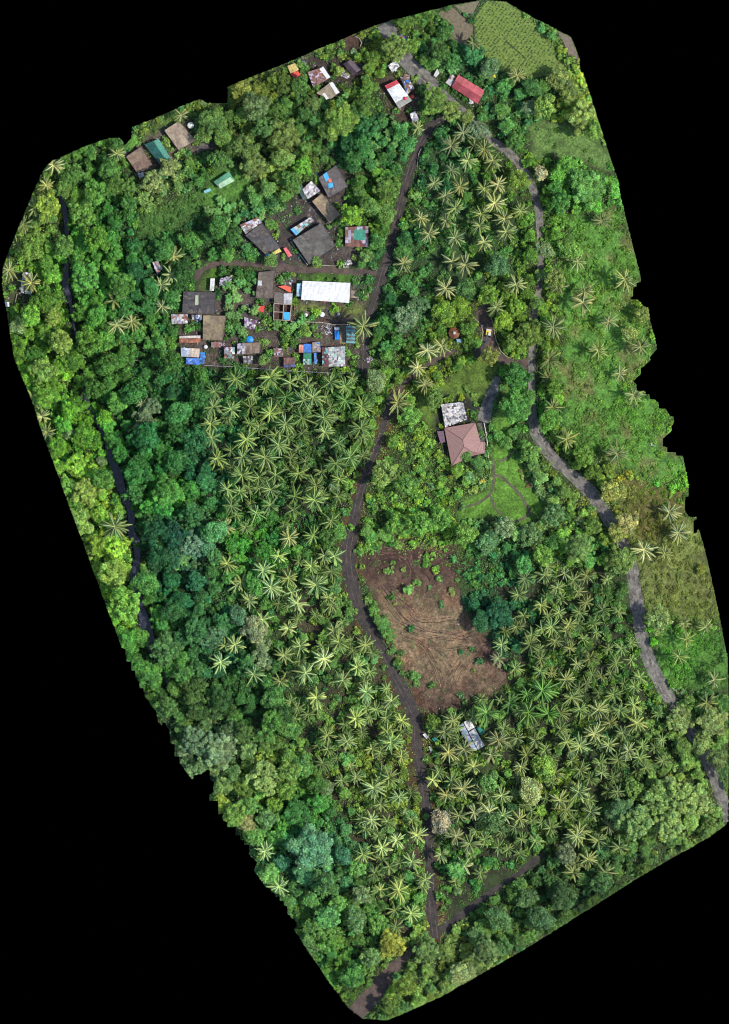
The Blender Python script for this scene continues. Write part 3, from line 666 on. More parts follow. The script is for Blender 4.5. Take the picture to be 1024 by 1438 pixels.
tarp('red tarpaulin among trees west of the roofless walls',[(362,430),(371.5,429.5),(370.8,438),(361.4,439.7)],1.8,RED)
# roofless walls
rt, L = base('roofless_house','roofless cream walled rooms with a blue tarpaulin in one corner','unfinished house',[(384.3,425.5),(410,427.5),(408,450.5),(384,450)])
m = MB()
def wseg(p, q, h=2.2, t=.3):
    a, b2 = bil(L,*p), bil(L,*q); l = math.hypot(b2[0]-a[0], b2[1]-a[1])
    m.box((a[0]+b2[0])/2,(a[1]+b2[1])/2,-.2,h,l,t,math.atan2(b2[1]-a[1],b2[0]-a[0]),lin((168,152,140)))
for p,q in (((0.02,0.02),(.98,.02)),((.97,.04),(.97,.96)),((.98,.97),(.02,.97)),((.02,.95),(.02,.04)),((.55,.06),(.55,.94)),((.04,.5),(.53,.5))): wseg(p,q, 2.2+.01*(p[0]*3))
m.build('wall', WALLM, rt)
m = MB(); m.prism(inset(L,.6), -.1, .06, lin((70,48,44))); m.build('floor', SLABM, rt)
tarp('blue tarpaulin over the south east room of the roofless walls',[(398.5,438),(407.5,438.5),(407,449),(398.5,448.5)],2.3,SKY)
# white hall
rt, L = base('long_hall','long hall under a wrinkled bright white sheet roof in the village','hall',[(425,394.3),(492.2,397.3),(490.5,425.4),(423,420.7)])
walls(rt, L, 3.5, lin((200,196,188)), 5, 1)
m = MB(); rng = random.Random(5); NU, NV = 44, 14
def hz(u,v): return 3.6+1.0*(1-abs(2*v-1))+.04*math.sin(u*60+v*9)+.035*math.sin(v*38+u*23)+hr[int(u*NU+.5)][int(v*NV+.5)]
hr = [[rng.uniform(0,.05) for _ in range(NV+1)] for _ in range(NU+1)]
for i in range(NU):
    for j in range(NV):
        q = [(*bil(L,a/NU,b2/NV), hz(a/NU,b2/NV)) for a,b2 in ((i,j),(i,j+1),(i+1,j+1),(i+1,j))]
        m.poly(q, vary(lin((214,215,214)) if i%5 else lin((207,208,208)), rng, .04)); m.poly([(p[0],p[1],p[2]-.08) for p in q[::-1]], PALE)
m.build('roof', attr_mat('white_sheeting', 1.2, .1, .5, .03, 2, stain=lin((170,168,162)), sscale=.35, sfac=.5), rt)
b_sheet('lean_to_shed','pale blue lean-to on the west end of the white hall',[(417,398),(424,398),(422.5,416.5),(416.5,416)],2.6,2,4,rp(lin((150,190,206)),lin((160,196,210))),cat='shed',extra=0,rise=.3)
# --- lower village, west block
b_flat('concrete_house','black flat roofed house with a pale skylight in the lower village',[(257.5,409),(303.6,410.8),(302,441),(256,439.7)],3.1,lin((66,64,68)),lin((72,68,70)),nu=2,nv=1,parapet=.15,nwin=3)
tarp('pale green roof light panel on the black flat roof',[(274.7,414.7),(279,414.7),(278.6,428.3),(273.6,428.3)],3.5,lin((158,164,140)),'skylight','skylight_panel',4)
b_sheet('awning','narrow bright white awning on the lawn north of the black flat roof',[(295.8,391),(302,391),(300.5,408.6),(294.5,408)],2.3,2,5,rp(WHITE),open_=True,cat='awning',extra=0,rise=.1)
b_sheet('patched_shack','grey shingled shed among trees east of the white awning',[(309,391),(326,386.6),(324.7,398.3),(308,402)],2.5,8,7,rp(GREY,LAV,PALE,DARK,DARK),extra=16,cat='shed')
b_sheet('patched_shack','pale lavender patched roofs under the west corner of the black roof',[(240.3,441),(263.8,441.5),(263.8,454),(241,455.3)],2.5,8,4,rp(LAV,PALE,PALE,GREY,RUST,WHITE),extra=12)
b_sheet('lean_to_shed','blue and grey lean-to between the black roof and the tan slab house',[(269,442),(284,442),(283.5,448),(270,449)],2.4,5,2,rp(BLUE,GREY,PALE,DARK),cat='shed',extra=3)
b_flat('concrete_house','tan slab house with mossy edges directly south of the black roof',[(285.3,442.5),(317.7,443.6),(313,478),(285,477)],2.9,lin((136,122,96)),lin((126,110,88)),nu=2,nv=3,parapet=.2)
b_sheet('patched_house','rust orange sheet roof with a white northern strip in the lower village',[(252,471.7),(281.7,471),(281.7,481),(252,482)],2.5,9,3,lambda u,v: lin((196,188,182)) if v < .35 else random.Random(int(u*90+v*7)).choice([lin((150,92,66)),lin((166,108,80)),lin((120,76,60))]),extra=3)
b_sheet('patched_house','pale grey and tan patched roof above the blue roofs of the lower village',[(254,488),(281,489.5),(280,502),(254.4,500.6)],2.6,7,3,lambda u,v: lin((168,180,200)) if u < .45 else lin((188,172,156)),extra=6)
b_sheet('lean_to_shed','bright blue sheet roof at the south west corner of the lower village',[(261.4,502.4),(281,503.2),(280,512.3),(261,511.3)],2.4,8,3,rp(lin((58,104,190)),lin((70,120,200)),lin((120,150,205))),cat='shed',extra=6)
b_sheet('lean_to_shed','narrow sky blue lean-to at the east end of the grey and tan patched roof',[(281.5,494.4),(288,495),(287,510.8),(281,510.8)],2.4,2,6,rp(lin((40,130,200)),lin((60,140,200)),lin((50,90,160))),cat='shed',extra=2)
b_sheet('shed','small pinkish brown shed south of the tan slab house',[(296.5,480.3),(309.8,480.3),(309.8,488),(296.8,487.3)],2.4,5,3,rp(lin((150,128,126)),lin((130,104,100)),RUST),cat='shed',extra=3)
b_sheet('patched_shack','maroon and white patched shack between the dark yard and the grey roofed house',[(314.5,487.3),(330,487.3),(328.6,503.7),(315.3,503)],2.5,5,5,rp(MAROON,LAV,WHITE,RUST,lin((110,150,140)),GREY),extra=10)
b_sheet('patched_house','grey and tan roofed house south of the blue dome tarpaulin',[(333.3,481.5),(365.3,480.8),(364.5,496),(333,497.5)],2.7,9,4,lambda u,v: random.Random(int(u*90+v*70)).choice([LAV,GREY,DARK,WHITE]) if u < .35 else random.Random(int(u*60)).choice([BROWN,lin((120,104,88)),lin((128,112,96))]),extra=8)
b_sheet('lean_to_shed','grey ribbed lean-to below the grey and tan roofed house',[(341,500),(355,500),(354.5,511.5),(342,511)],2.3,6,4,rp(DARK,GREY,lin((90,80,82)),lin((160,160,165))),cat='shed',extra=2)
b_sheet('patched_shack','lavender and white patched shack north of the blue dome tarpaulin',[(342.6,445),(361.4,450),(357.5,462.3),(345,460.5)],2.5,6,4,rp(LAV,WHITE,lin((110,70,110)),lin((90,60,70)),PALE),extra=12)
# --- lower village, east block
b_sheet('roofed_shed','shed with broad teal and grey bands east of the blue truck',[(485.8,457.3),(499.4,458),(499,482.3),(485.8,481.6)],2.5,1,9,lambda u,v: lin((92,158,160)) if int(v*9)%2 == 0 else lin((84,92,98)),cat='shed',extra=2)
b_sheet('patched_house','wide maroon, white and teal patched roof in the south east of the village',[(452,487.8),(484.8,486.3),(484.8,514.4),(452.8,515)],2.8,11,9,lambda u,v: (MAROON if random.Random(int(u*110+v*900)).random()<.7 else AQUA) if u < .3 else random.Random(int(u*110+v*930)).choice([PALE,PALE,lin((196,192,186)),lin((150,178,172)),GREY]),extra=30)
b_sheet('shed','salmon sheet shed joined to the blue roof in the village',[(420,484),(426.4,484),(426.4,495.2),(419.7,495.2)],2.4,2,3,rp(lin((206,124,108)),lin((196,140,126))),cat='shed',extra=0)
b_sheet('patched_house','bright blue roofed house between the salmon and the patched sheds',[(426.8,482.8),(437.6,483),(437.6,495.2),(426.8,495.2)],2.6,4,3,rp(lin((44,104,190)),lin((56,120,196))),extra=0)
b_sheet('patched_house','green roofed house joined south of the bright blue roof',[(426.3,496),(437.5,496),(437.5,512),(425.8,512)],2.6,4,4,lambda u,v: lin((30,120,88)) if v < .6 else random.Random(int(u*99)).choice([lin((60,150,130)),lin((160,180,170)),lin((30,110,90))]),extra=3)
b_sheet('patched_shack','blue, tan and grey patched shack east of the bright blue roof',[(438.8,480.8),(449.7,480),(450.5,494.6),(438.8,494.6)],2.4,4,5,rp(BLUE,TAN,GREY,PALE,lin((170,130,120))),extra=6,cat='shed')
b_sheet('lean_to_shed','narrow blue lean-to between the green roof and the wide patched roof',[(441,495.6),(444.7,495.6),(444.2,510.5),(441,509.7)],2.2,1,5,rp(lin((60,120,190)),lin((80,130,180))),cat='shed',extra=1,nwin=0)
b_sheet('patched_shack','brown and pink patched shack at the west end of the south yard',[(384,488.6),(397.3,488.6),(398,501),(384.8,501)],2.4,5,5,rp(BROWN,lin((120,92,92)),LAV,RUST,DARK),extra=9)
b_sheet('patched_shack','rust brown ribbed shed with blue edges in the south yard',[(398.5,502),(414.5,502),(414.5,515),(398.5,516)],2.3,8,4,lambda u,v: lin((66,84,140)) if v > .8 else random.Random(int(u*88)).choice([lin((104,72,66)),lin((88,62,60)),lin((120,84,76))]),extra=3,cat='shed')
# --- hip roof house, its carport, the lower farmhouse and outlying sheds
rt, L = base('hip_roof_house','large mauve brown hip roofed house with a lawn beside it','house',[(624,601),(667.4,593.4),(675,620.3),(681,620.3),(681,636.7),(664,640),(634.6,654.3)])
walls(rt, L, 3.0, lin((190,176,160)), 3, 3, .6)
ap1 = (650,617.4); ap2 = (651.6,627.3); se = (664.5,635.5)
ox, oy = rt.location.x, rt.location.y
def H_(p, z): return (wx(p[0])-ox, wy(p[1])-oy, z)
m = MB(); hc = lin((150,116,110)); EZ = 3.1; AZ = 5.4
nw,ne,e1,e2,e3,s1,sw = [(624,601),(667.4,593.4),(675,620.3),(681,620.3),(681,636.7),(664,640),(634.6,654.3)]
def face(pts, c, rows=14):
    rr = random.Random(str(pts)); m.poly(pts, c); m.poly([(p[0],p[1],p[2]-.15) for p in pts[::-1]], c)
face([H_(sw,EZ),H_(ap2,AZ),H_(ap1,AZ),H_(nw,EZ)][::-1], hc)
face([H_(nw,EZ),H_(ap1,AZ),H_(ne,EZ)][::-1], hc)
face([H_(ne,EZ),H_(ap1,AZ),H_(ap2,AZ),H_(se,4.0),H_((675,622.5),3.25),H_(e1,EZ)][::-1], hc)
face([H_(sw,EZ),H_(s1,EZ),H_(se,4.0),H_(ap2,AZ)], hc)
face([H_(s1,EZ),H_(e3,EZ),H_(se,4.0)], hc)
face([H_(e3,EZ),H_(e2,EZ),H_((675,622.5),3.25),H_(se,4.0)], hc)
face([H_(e2,EZ),H_(e1,EZ),H_((675,622.5),3.25)], hc)
outl = [nw,ne,e1,e2,e3,s1,sw]
for i in range(7):
    a, b2 = outl[i], outl[(i+1)%7]; m.poly([H_(a,EZ),H_(b2,EZ),H_(b2,EZ-.18),H_(a,EZ-.18)], lin((96,74,70)))
TILE, nt, b = new_mat('mauve_roof_tiles')
tc = nt.nodes.new('ShaderNodeTexCoord'); wv = nt.nodes.new('ShaderNodeTexWave'); wv.inputs['Scale'].default_value = .8; wv.inputs['Distortion'].default_value = .6; wv.bands_direction = 'Z'
wv.inputs['Scale'].default_value = 2.6
nt.links.new(tc.outputs['Object'], wv.inputs['Vector'])
c = mix_col(nt, attr(nt), ramp(nt, wv.outputs['Fac'], [(.2,.72),(.6,1.15)]), 1.0)
c = mix_col(nt, c, ramp(nt, noise(nt,1.3,6,.7), [(.3,.8),(.7,1.2)]), 1.0)
nt.links.new(c, b.inputs['Base Color']); b.inputs['Roughness'].default_value = .7; bump(nt, b, wv.outputs['Fac'], .8, .06)
rf = m.build('roof', TILE, rt)
m = MB()
for a, b2 in ((H_(ap1,AZ),H_(ap2,AZ)),(H_(nw,EZ),H_(ap1,AZ)),(H_(ne,EZ),H_(ap1,AZ)),(H_(sw,EZ),H_(ap2,AZ)),(H_(se,4.0),H_(ap2,AZ)),(H_(e3,EZ),H_(se,4.0))):
    m.tube([(a[0],a[1],a[2]+.05),(b2[0],b2[1],b2[2]+.05)], [.1,.1], lin((96,70,68)), 6)
m.build('ridge_cap', ROOFM, rf)
b_flat('annex','small mauve annex on the west side of the hip roofed house',[(613.5,605.5),(623,605),(625.5,620.5),(619,623)],2.5,lin((108,86,98)),parapet=0,nu=1,cat='annex')
b_sheet('carport','white and grey shingled carport roof north of the hip roofed house',[(619.3,567.6),(650.4,564.5),(656.3,589),(625.2,600.4)],2.6,15,14,rp(WHITE,PALE,lin((206,198,190)),PALE,GREY,DARK),rise=.6,extra=26,cat='carport')
b_sheet('farmhouse','white sheet roofed farmhouse, northern half, beside the muddy track',[(651,1014),(659.7,1009),(666.7,1021.4),(657.6,1026.8)],2.8,3,4,rp(WHITE,lin((214,216,214))),extra=1,rise=.4)
b_sheet('farmhouse','white and grey sheet roofed farmhouse, southern half with rusty seams',[(658.2,1028.4),(667,1022.6),(680.8,1047.4),(671.4,1052.7)],2.8,4,6,rp(WHITE,PALE,lin((170,182,190)),lin((206,206,204))),extra=4,rise=.4)
b_sheet('lean_to_shed','blue grey lean-to along the west side of the white farmhouse',[(644,1019.3),(650.4,1015.4),(670.6,1053.2),(664.4,1054.8)],2.3,2,9,rp(lin((130,160,190)),lin((150,176,200)),lin((120,146,176)),LAV),extra=8,rise=.3,cat='shed')
tarp('teal tarpaulin on the ground east of the white farmhouse',[(669,1022.8),(672.4,1020.7),(682,1026.3),(676,1033)],1.7,lin((24,120,100)))
tarp('teal tarpaulin beside the muddy track west of the white farmhouse',[(606.4,1037.5),(611,1035.2),(621,1042.5),(615,1047.5)],1.6,lin((24,128,108)))
b_sheet('roofed_stall','tiny white stall beside the muddy track near the white farmhouse',[(593.5,1031.5),(597,1029.5),(602.5,1035),(599,1038)],2.0,2,2,rp(WHITE,PALE),open_=True,cat='shed',extra=1,rise=.1)
tarp('small white sheet beside the muddy track, south of the teal tarpaulin',[(602.5,1048),(605.5,1047),(607,1056),(604.5,1057)],.8,PALE,n=3)
b_sheet('patched_shack','ruined grey roofed shack with an opening at the western edge',[(32,382),(44.5,383.4),(43.4,394),(30.8,393)],2.5,5,4,rp(LAV,PALE,GREY,WHITE),extra=6)
b_sheet('lean_to_shed','narrow grey shed south of the ruined shack at the western edge',[(29.8,396),(34.5,396),(34,412),(29.3,411)],2.3,2,6,rp(LAV,GREY,PALE,lin((150,160,140))),cat='shed',extra=2)
b_sheet('lean_to_shed','low pale shed under a palm at the western edge',[(35.5,408),(43,409),(43,413.6),(35,412.6)],2.1,4,2,rp(PALE,lin((190,196,170))),cat='shed',extra=0)
b_sheet('shed','grey shed with a white edge cut by the western boundary',[(6.5,423.5),(13,424),(13.5,431),(8.5,431.5)],2.2,2,2,lambda u,v: WHITE if u > .5 else lin((90,108,112)),cat='shed',extra=0)
b_sheet('patched_shack','lavender grey shack under palms west of the village',[(214,368),(222,366),(228,378),(221,386)],2.4,4,4,rp(LAV,PALE,GREY,RUST),extra=5,cat='shed')
tarp('small blue tarpaulin south of the lavender shack west of the village',[(226,388),(230,387),(230,395),(226,395)],1.6,lin((30,110,150)),n=4)
# thatched round hut
rt = thing('round_hut','round brown roofed garden hut with a pale finial among trees','hut',(wx(638),wy(467.5),0)); BLD.append([(629,460),(647,460),(647,476),(629,476)])
m = MB(); N = 8; pp = [(2.5*math.cos(2*math.pi*k/N), 2.5*math.sin(2*math.pi*k/N)) for k in range(N)]
for k in range(N):
    a, b2 = pp[k], pp[(k+1)%N]; cc = vary(lin((124,78,52)), random, .12)
    m.poly([(*a,2.4),(*b2,2.4),(0,0,4.0)], cc); m.poly([(0,0,3.9),(*b2,2.3),(*a,2.3)], cc); m.poly([(*a,2.3),(*b2,2.3),(*b2,2.4),(*a,2.4)], cc)
m.build('roof', ROOFM, rt)
m = MB(); m.tube([(0,0,3.9),(0,0,4.2),(0,0,4.4)], [.7,.55,.1], PALE, 10); m.build('finial', PAINT, rt)
for k in range(0,N,2):
    m = MB(); x,y = pp[k][0]*.9, pp[k][1]*.9; m.tube([(x,y,-.1),(x,y,2.45)], [.08,.08], BROWN, 6); m.build('post', BARK, rt)
tarp('small pale blue tarpaulin beside the round brown hut',[(641,476),(648,476),(648,481),(642,481)],1.5,lin((110,150,168)),n=4)

# ------------------------------------------------------------------ vehicles
def wheel(parent, x, y, r, w=.24):
    m = MB(); m.tube([(x,y-w/2,r),(x,y+w/2,r)], [r,r], (0,0,0), 16); t = m.build('wheel', RUBBER, parent)
    m = MB(); s = 1 if y > 0 else -1; m.tube([(x,y+s*(w/2-.02),r),(x,y+s*(w/2+.015),r)], [r*.55,r*.5], PALE, 12); m.build('rim', PAINT, t)
def truck(name, label, px, py, ang, L, Wd, bodyc, cabc, loadc, cat='truck'):
    t = thing(name, label, cat, (wx(px), wy(py), .1), math.radians(ang)); BLD.append([(px-6,py-8),(px+6,py-8),(px+6,py+8),(px-6,py+8)])
    m = MB(); m.box(0,0,.45,.62,L,Wd*.8,0,DARK); m.build('chassis', PAINT, t)
    cl = L*.27; cx = L/2-cl/2
    m = MB(); m.prism([(cx-cl/2,-Wd/2),(cx+cl/2,-Wd/2),(cx+cl/2,Wd/2),(cx-cl/2,Wd/2)], .625, 1.3, cabc)
    m.prism([(cx-cl/2,-Wd*.46),(cx+cl*.2,-Wd*.46),(cx+cl*.2,Wd*.46),(cx-cl/2,Wd*.46)], 1.303, 2.05, cabc); cab = m.build('cab', PAINT, t)
    m = MB(); m.poly([(cx+cl*.22,-Wd*.42,1.35),(cx+cl*.22,Wd*.42,1.35),(cx+cl*.21,Wd*.42,1.95),(cx+cl*.21,-Wd*.42,1.95)], (0,0,0)); m.build('windscreen', GLASS, cab)
    for s in (-1,1):
        m = MB(); m.box(cx+cl/2+.02, s*Wd*.36, .8, .98, .06, .22, 0, WHITE); m.build('headlight', PAINT, t)
        m = MB(); m.box(cx+cl*.25, s*(Wd/2+.1), 1.35, 1.6, .06, .16, 0, DARK); m.build('mirror', PAINT, t)
    bl = L-cl-.15; bx = -L/2+bl/2
    m = MB(); m.box(bx,0,.625,.72,bl,Wd,0,bodyc)
    for s in (-1,1): m.box(bx, s*(Wd/2-.04), .723, 1.25, bl, .07, 0, bodyc)
    for e in (-1,1): m.box(bx+e*(bl/2-.04), 0, .723, 1.22, .07, Wd-.16, 0, bodyc)
    m.build('load_bed', PAINT, t)
    m = MB(); rr = random.Random(label)
    for i in range(5):
        for j in range(3):
            x0 = bx-bl/2+.15+(bl-.3)*i/5; y0 = -Wd/2+.12+(Wd-.24)*j/3
            m.prism([(x0,y0),(x0+(bl-.3)/5-.02,y0),(x0+(bl-.3)/5-.02,y0+(Wd-.24)/3-.02),(x0,y0+(Wd-.24)/3-.02)], .74, 1.05+rr.uniform(0,.35), vary(rr.choice(loadc), rr))
    m.build('load', PAINT, t)
    for x in (L*.33, -L*.3):
        for s in (-1,1): wheel(t, x, s*(Wd/2-.16), .42)
truck('parked_truck','blue truck with orange load parked beside the main road at the north edge',566.5,54.5,-47,5.0,1.95,lin((26,84,180)),lin((30,92,190)),rp(lin((30,90,190)),lin((26,80,170)),lin((190,90,60))))
truck('parked_truck','bright blue truck with a pale cab parked in the village yard',473.6,468,93,5.4,2.1,lin((24,120,205)),lin((190,196,200)),rp(lin((26,126,212)),lin((30,134,220))))
# yellow excavator
ex = thing('excavator','small yellow excavator with grey cab standing on the brown driveway','excavator',(wx(686),wy(468),.1),math.radians(-100)); BLD.append([(679,458),(693,458),(693,480),(679,480)])
YEL = lin((214,190,70))
for s in (-1,1):
    m = MB(); prof = [(-1.7,.45),(-1.45,.1),(1.45,.1),(1.7,.45),(1.45,.8),(-1.45,.8)]
    i0 = 0; A = [(x, s*1.0-.22, z) for x,z in prof]; B2 = [(x, s*1.0+.22, z) for x,z in prof]
    m.poly(A, (.03,.03,.03)); m.poly(B2[::-1], (.03,.03,.03))
    for k in range(6): m.poly([A[(k+1)%6],A[k],B2[k],B2[(k+1)%6]], (.035,.035,.035))
    m.build('crawler_track', RUBBER, ex)
m = MB(); m.box(-.1,0,.6,.95,1.6,1.4,0,DARK); m.box(-.35,0,.97,1.7,2.5,2.1,0,YEL); m.box(-1.45,0,1.0,1.85,.6,2.15,0,lin((190,190,190))); m.build('body', PAINT, ex)
m = MB(); m.box(.2,.55,1.71,2.8,1.3,1.0,0,lin((200,204,206))); cab = m.build('cab', PAINT, ex)
m = MB(); m.box(.86,.55,1.95,2.65,.03,.85,0,(0,0,0)); m.build('windscreen', GLASS, cab)
m = MB(); m.tube([(.8,-.3,1.4),(2.2,-.3,2.9),(3.4,-.3,2.2)], [.2,.18,.14], lin((70,84,120)), 8); m.build('boom', PAINT, ex)
m = MB(); m.tube([(3.4,-.3,2.25),(3.9,-.3,.9)], [.14,.1], lin((70,84,120)), 8); m.build('dipper_arm', PAINT, ex)
m = MB(); m.prism([(3.6,-.75),(4.3,-.75),(4.3,.15),(3.6,.15)], .15, .75, DARK); m.build('bucket', PAINT, ex)

# ------------------------------------------------------------------ tanks, poles, walls, heaps
def tank(label, px, py, r, h, c, dome=True, cat='water tank'):
    t = thing('water_tank', label, cat, (wx(px), wy(py), 0)); r *= S; BLD.append([(px-r/S,py-r/S),(px+r/S,py-r/S),(px+r/S,py+r/S),(px-r/S,py+r/S)])
    m = MB(); m.tube([(0,0,-.1),(0,0,h)], [r,r], c, 20); m.build('drum', PAINT, t)
    m = MB(); m.tube([(0,0,h+.002),(0,0,h+.18),(0,0,h+.3),(0,0,h+.36)], [r*.97,r*.75,r*.3,r*.12], vary(c,random,.05), 20); m.build('lid', PAINT, t)
tank('round white water tank beside the large tan mottled roof',268,176,4.6,1.9,lin((206,208,196)))
tank('small white barrel right beside the round white water tank',275.5,176.5,1.7,1.0,WHITE)
tank('orange red tank beside the grey end of the red and white roofed house',579,136,3,1.3,lin((208,78,50)))
tank('pink red tank on the east edge of the white roof band',569,138,2.4,3.6,lin((196,44,70)))
tank('blue dome topped tank in the lower village yard',351,477,5.2,1.3,lin((30,130,205)))
tank('white drum between the dark yard and the pale patched roof',289,487,2.8,1.2,WHITE)
tank('white dish shaped tank on a dark pad south of the white hall',452.5,441.5,3.6,.8,lin((214,216,214)))
tank('small grey drum on a grey pad southeast of the white hall',475.3,441,1.8,.8,PALE)
tank('white drum at the west end of the lawn south of the white hall',429.8,442.2,2.6,.8,WHITE)
for q,c in (([(446,435),(458,433),(466,438),(462,446),(450,447)],lin((52,48,50))),([(471,436),(478,436),(480,444),(472,445)],lin((104,98,98))),([(424,436),(434,438),(434,444),(425,443)],lin((90,84,76)))): plot('yard_paving', q, .058, SLABM, c)
def pole(label, px, py, h=8, rot=0, arm=True):
    t = thing('utility_pole', label, 'utility pole', (wx(px), wy(py), 0), rot)
    m = MB(); m.tube([(0,0,-.2),(0,0,h)], [.16,.1], lin((170,165,155)), 10); m.build('pole', WALLM, t)
    if arm: m = MB(); m.box(0,.12,h-.7,h-.58,1.8,.1,0,lin((120,110,100))); m.build('crossarm', WALLM, t)
for i,(x,y,lab) in enumerate([(497,435,'short white utility pole on the lawn southeast of the white hall'),(529,380,'utility pole where the village lane meets the muddy track'),(578,70,'utility pole beside the main road at the north edge'),(707,240,'utility pole on the bend of the main road above the palms'),
   (888,570,'leaning pole in the eastern meadow below the lone palm'),(770,640,'utility pole on the verge east of the garden lawn'),(404,490,'thin pole in the south yard of the village'),(933,990,'utility pole where trees overhang the main road'),(512,506,'pole at the south east corner of the village yard')]):
    pole(lab, x, y, 3 if i == 0 else 7.5, i*.7, i != 0)
def wall_line(label, line, h=1.2, t=.22, c=TAN, name='boundary_wall', cat='wall'):
    o = thing(name, label, cat, (wx(line[0][0]), wy(line[0][1]), 0)); ox, oy = o.location.x, o.location.y
    m = MB(); c2 = MB(); rr = random.Random(label)
    for i,(a, b2) in enumerate(zip(line[:-1], line[1:])):
        x0,y0,x1,y1 = wx(a[0])-ox, wy(a[1])-oy, wx(b2[0])-ox, wy(b2[1])-oy; l = math.hypot(x1-x0,y1-y0); n = max(1,int(l/2.4)); rot = math.atan2(y1-y0,x1-x0)
        for k in range(n):
            tt = (k+.5)/n; m.box(x0+(x1-x0)*tt, y0+(y1-y0)*tt, -.3, h+rr.uniform(-.05,.05), l/n-.02, t, rot, vary(c, rr, .12))
            if rr.random() < .8: c2.box(x0+(x1-x0)*k/n, y0+(y1-y0)*k/n, -.3, h+.12+.01*(i%3), t*1.6, t*1.6, rot, vary(c, rr, .12))
    m.build('wall_panel', WALLM, o); c2.build('pillar', WALLM, o)
wall_line('pale low kerb wall along the west side of the brown driveway',[(665,446),(672,452),(676.5,459),(678.5,466),(677,477),(671,487),(668,491)],.5,.3,lin((150,142,120)))
wall_line('pale low kerb wall along the east side of the brown driveway',[(687,441),(690,447),(693,456),(694.5,468),(697,478.6),(703,492.6),(712,501),(721,504)],.5,.3,lin((150,142,120)))
wall_line('grey boundary wall along the south edge of the western village yards',[(287,513),(315,514.5),(334,515)],1.4,.25,GREY)
wall_line('grey boundary wall along the south edge of the eastern village yards',[(336,516),(365,517.5),(390,520),(430,522),(466,524),(500,524)],1.4,.25,GREY)
wall_line('pale wall running between the brown strip and the trees south of the white hall',[(409,451),(432,452),(453,453),(470,456),(484,456)],1.3,.25,lin((168,156,146)))
wall_line('broken pale wall in front of the largest flat roofed village building',[(409,340),(417,352),(424,361),(432,372)],1.2,.3,lin((160,158,150)))
wall_line('low pale wall south east of the largest flat roofed village building',[(440,371),(455,373),(472,373.5)],1.0,.22,lin((170,166,150)))
wall_line('white picket edge wall on the east side of the hip roofed house',[(679.7,593.4),(682.5,607),(684.5,621),(686,642.6)],1.1,.3,lin((214,206,194)))
wall_line('long pale wall crossing the western forest toward the village',[(110,501),(155,505),(196,506.5),(246,511)],.8,.25,lin((140,134,120)))
wall_line('curved pale wall round the brown yard at the northern edge',[(500,51.5),(505,54),(508,60),(506,65)],1.2,.25,lin((160,152,140)))
wall_line('grey wall beside the brown lane at the western edge',[(24,427),(32,426),(43,427)],.9,.3,lin((110,104,100)))
wall_line('short wall south of the ruined shack at the western edge',[(24,414),(22,422),(20,430)],.8,.3,lin((150,140,124)))
wall_line('white gate wall beside the lane south of the brown and teal roof',[(483,371),(483,375),(490,375)],1.2,.25,lin((200,200,190)))
wall_line('pale concrete wall along the east side of the muddy track',[(592,208),(588,216),(586,232)],.9,.25,lin((130,126,122)))
wall_line('brown strip wall west of the white hall lawn',[(414,424),(413,438),(413,448)],.6,.25,lin((120,84,70)))
def heap(label, px, py, r, pal, n=60, h=.8, seed=0):
    t = MB(); rr = random.Random(label)
    for k in range(n):
        a = rr.uniform(0,6.283); d = r*S*math.sqrt(rr.random()); z = h*(1-d/(r*S))*rr.uniform(.4,1)
        t.box(d*math.cos(a), d*math.sin(a), z-.3, z+rr.uniform(.05,.3), rr.uniform(.15,.7), rr.uniform(.15,.9), rr.uniform(0,3), vary(rr.choice(pal), rr, .2))
    o = t.build('scrap_heap', ROOFM); o.location = (wx(px), wy(py), .02); tag(o, label, 'scrap heap')
heap('white rubble heap beside the purple ribbed roof in the north',486,104,6.5,rp(PALE,LAV,WHITE,GREY,DARK),80)
heap('grey scrap heap at the northern edge beside the yellow canopy',426,86,6,rp(PALE,LAV,GREY,DARK,BROWN),60)
heap('small blue and white rubbish pile at the northern edge by the dark yard',450,74,2.6,rp(WHITE,lin((140,170,210)),PALE),24)
heap('rubbish pile of pale scraps along the grove edge north of the teal roof',232,197,4,rp(PALE,LAV,GREY,BROWN),40)
heap('pile of pale scraps at the notch in the north west edge',175,216,6,rp(PALE,lin((150,120,110)),BROWN,DARK),50)
heap('scrap heap north of the blue truck in the village yard',459,462,8,rp(PALE,GREY,DARK,BROWN,LAV),80,.5)
heap('dark scrap heap at the west end of the south yard',377,497,6,rp(DARK,GREY,BROWN,LAV),50)
heap('white scrap pile between the brown and teal roof and the long tan slab',487,311,6,rp(PALE,DARK,GREY,lin((90,100,140))),50)
heap('blue grey scrap pile under trees at the end of the upper footpath',504,229,4.5,rp(lin((120,130,170)),DARK,GREY),36)
heap('white scraps beside the lane south of the brown and teal roof',489,369,5,rp(WHITE,PALE,GREY),36,.4)
heap('mauve scrap line along the track at the south east corner of the yard',519,505,4.5,rp(lin((120,70,110)),LAV,DARK),40,.4)
heap('pale scraps beside the red and white roofed house',572,108,4,rp(WHITE,PALE,GREY,RED),36)
heap('dark rubbish between the orange tarpaulin and the lane',404,393,7,rp(DARK,GREY,lin((50,46,46)),PALE),60,.5)
heap('scraps under the black roof north west of the tan slab house',279,455,5,rp(LAV,PALE,BLUE,DARK),40,.5)
heap('maroon scrap pile west of the maroon and white patched shack',313,484,3,rp(MAROON,DARK,LAV),30,.5)
heap('pale stones on the eastern meadow edge',917,622,3.2,rp(WHITE,PALE,GREY),22,.4)
heap('white scraps where trees overhang the main road in the south east',949,968,3.5,rp(WHITE,PALE,GREY),20,.4)
heap('pale stumps in the middle of the cleared field',592,783,3.4,rp(lin((196,160,120)),lin((180,140,110))),18,.4)
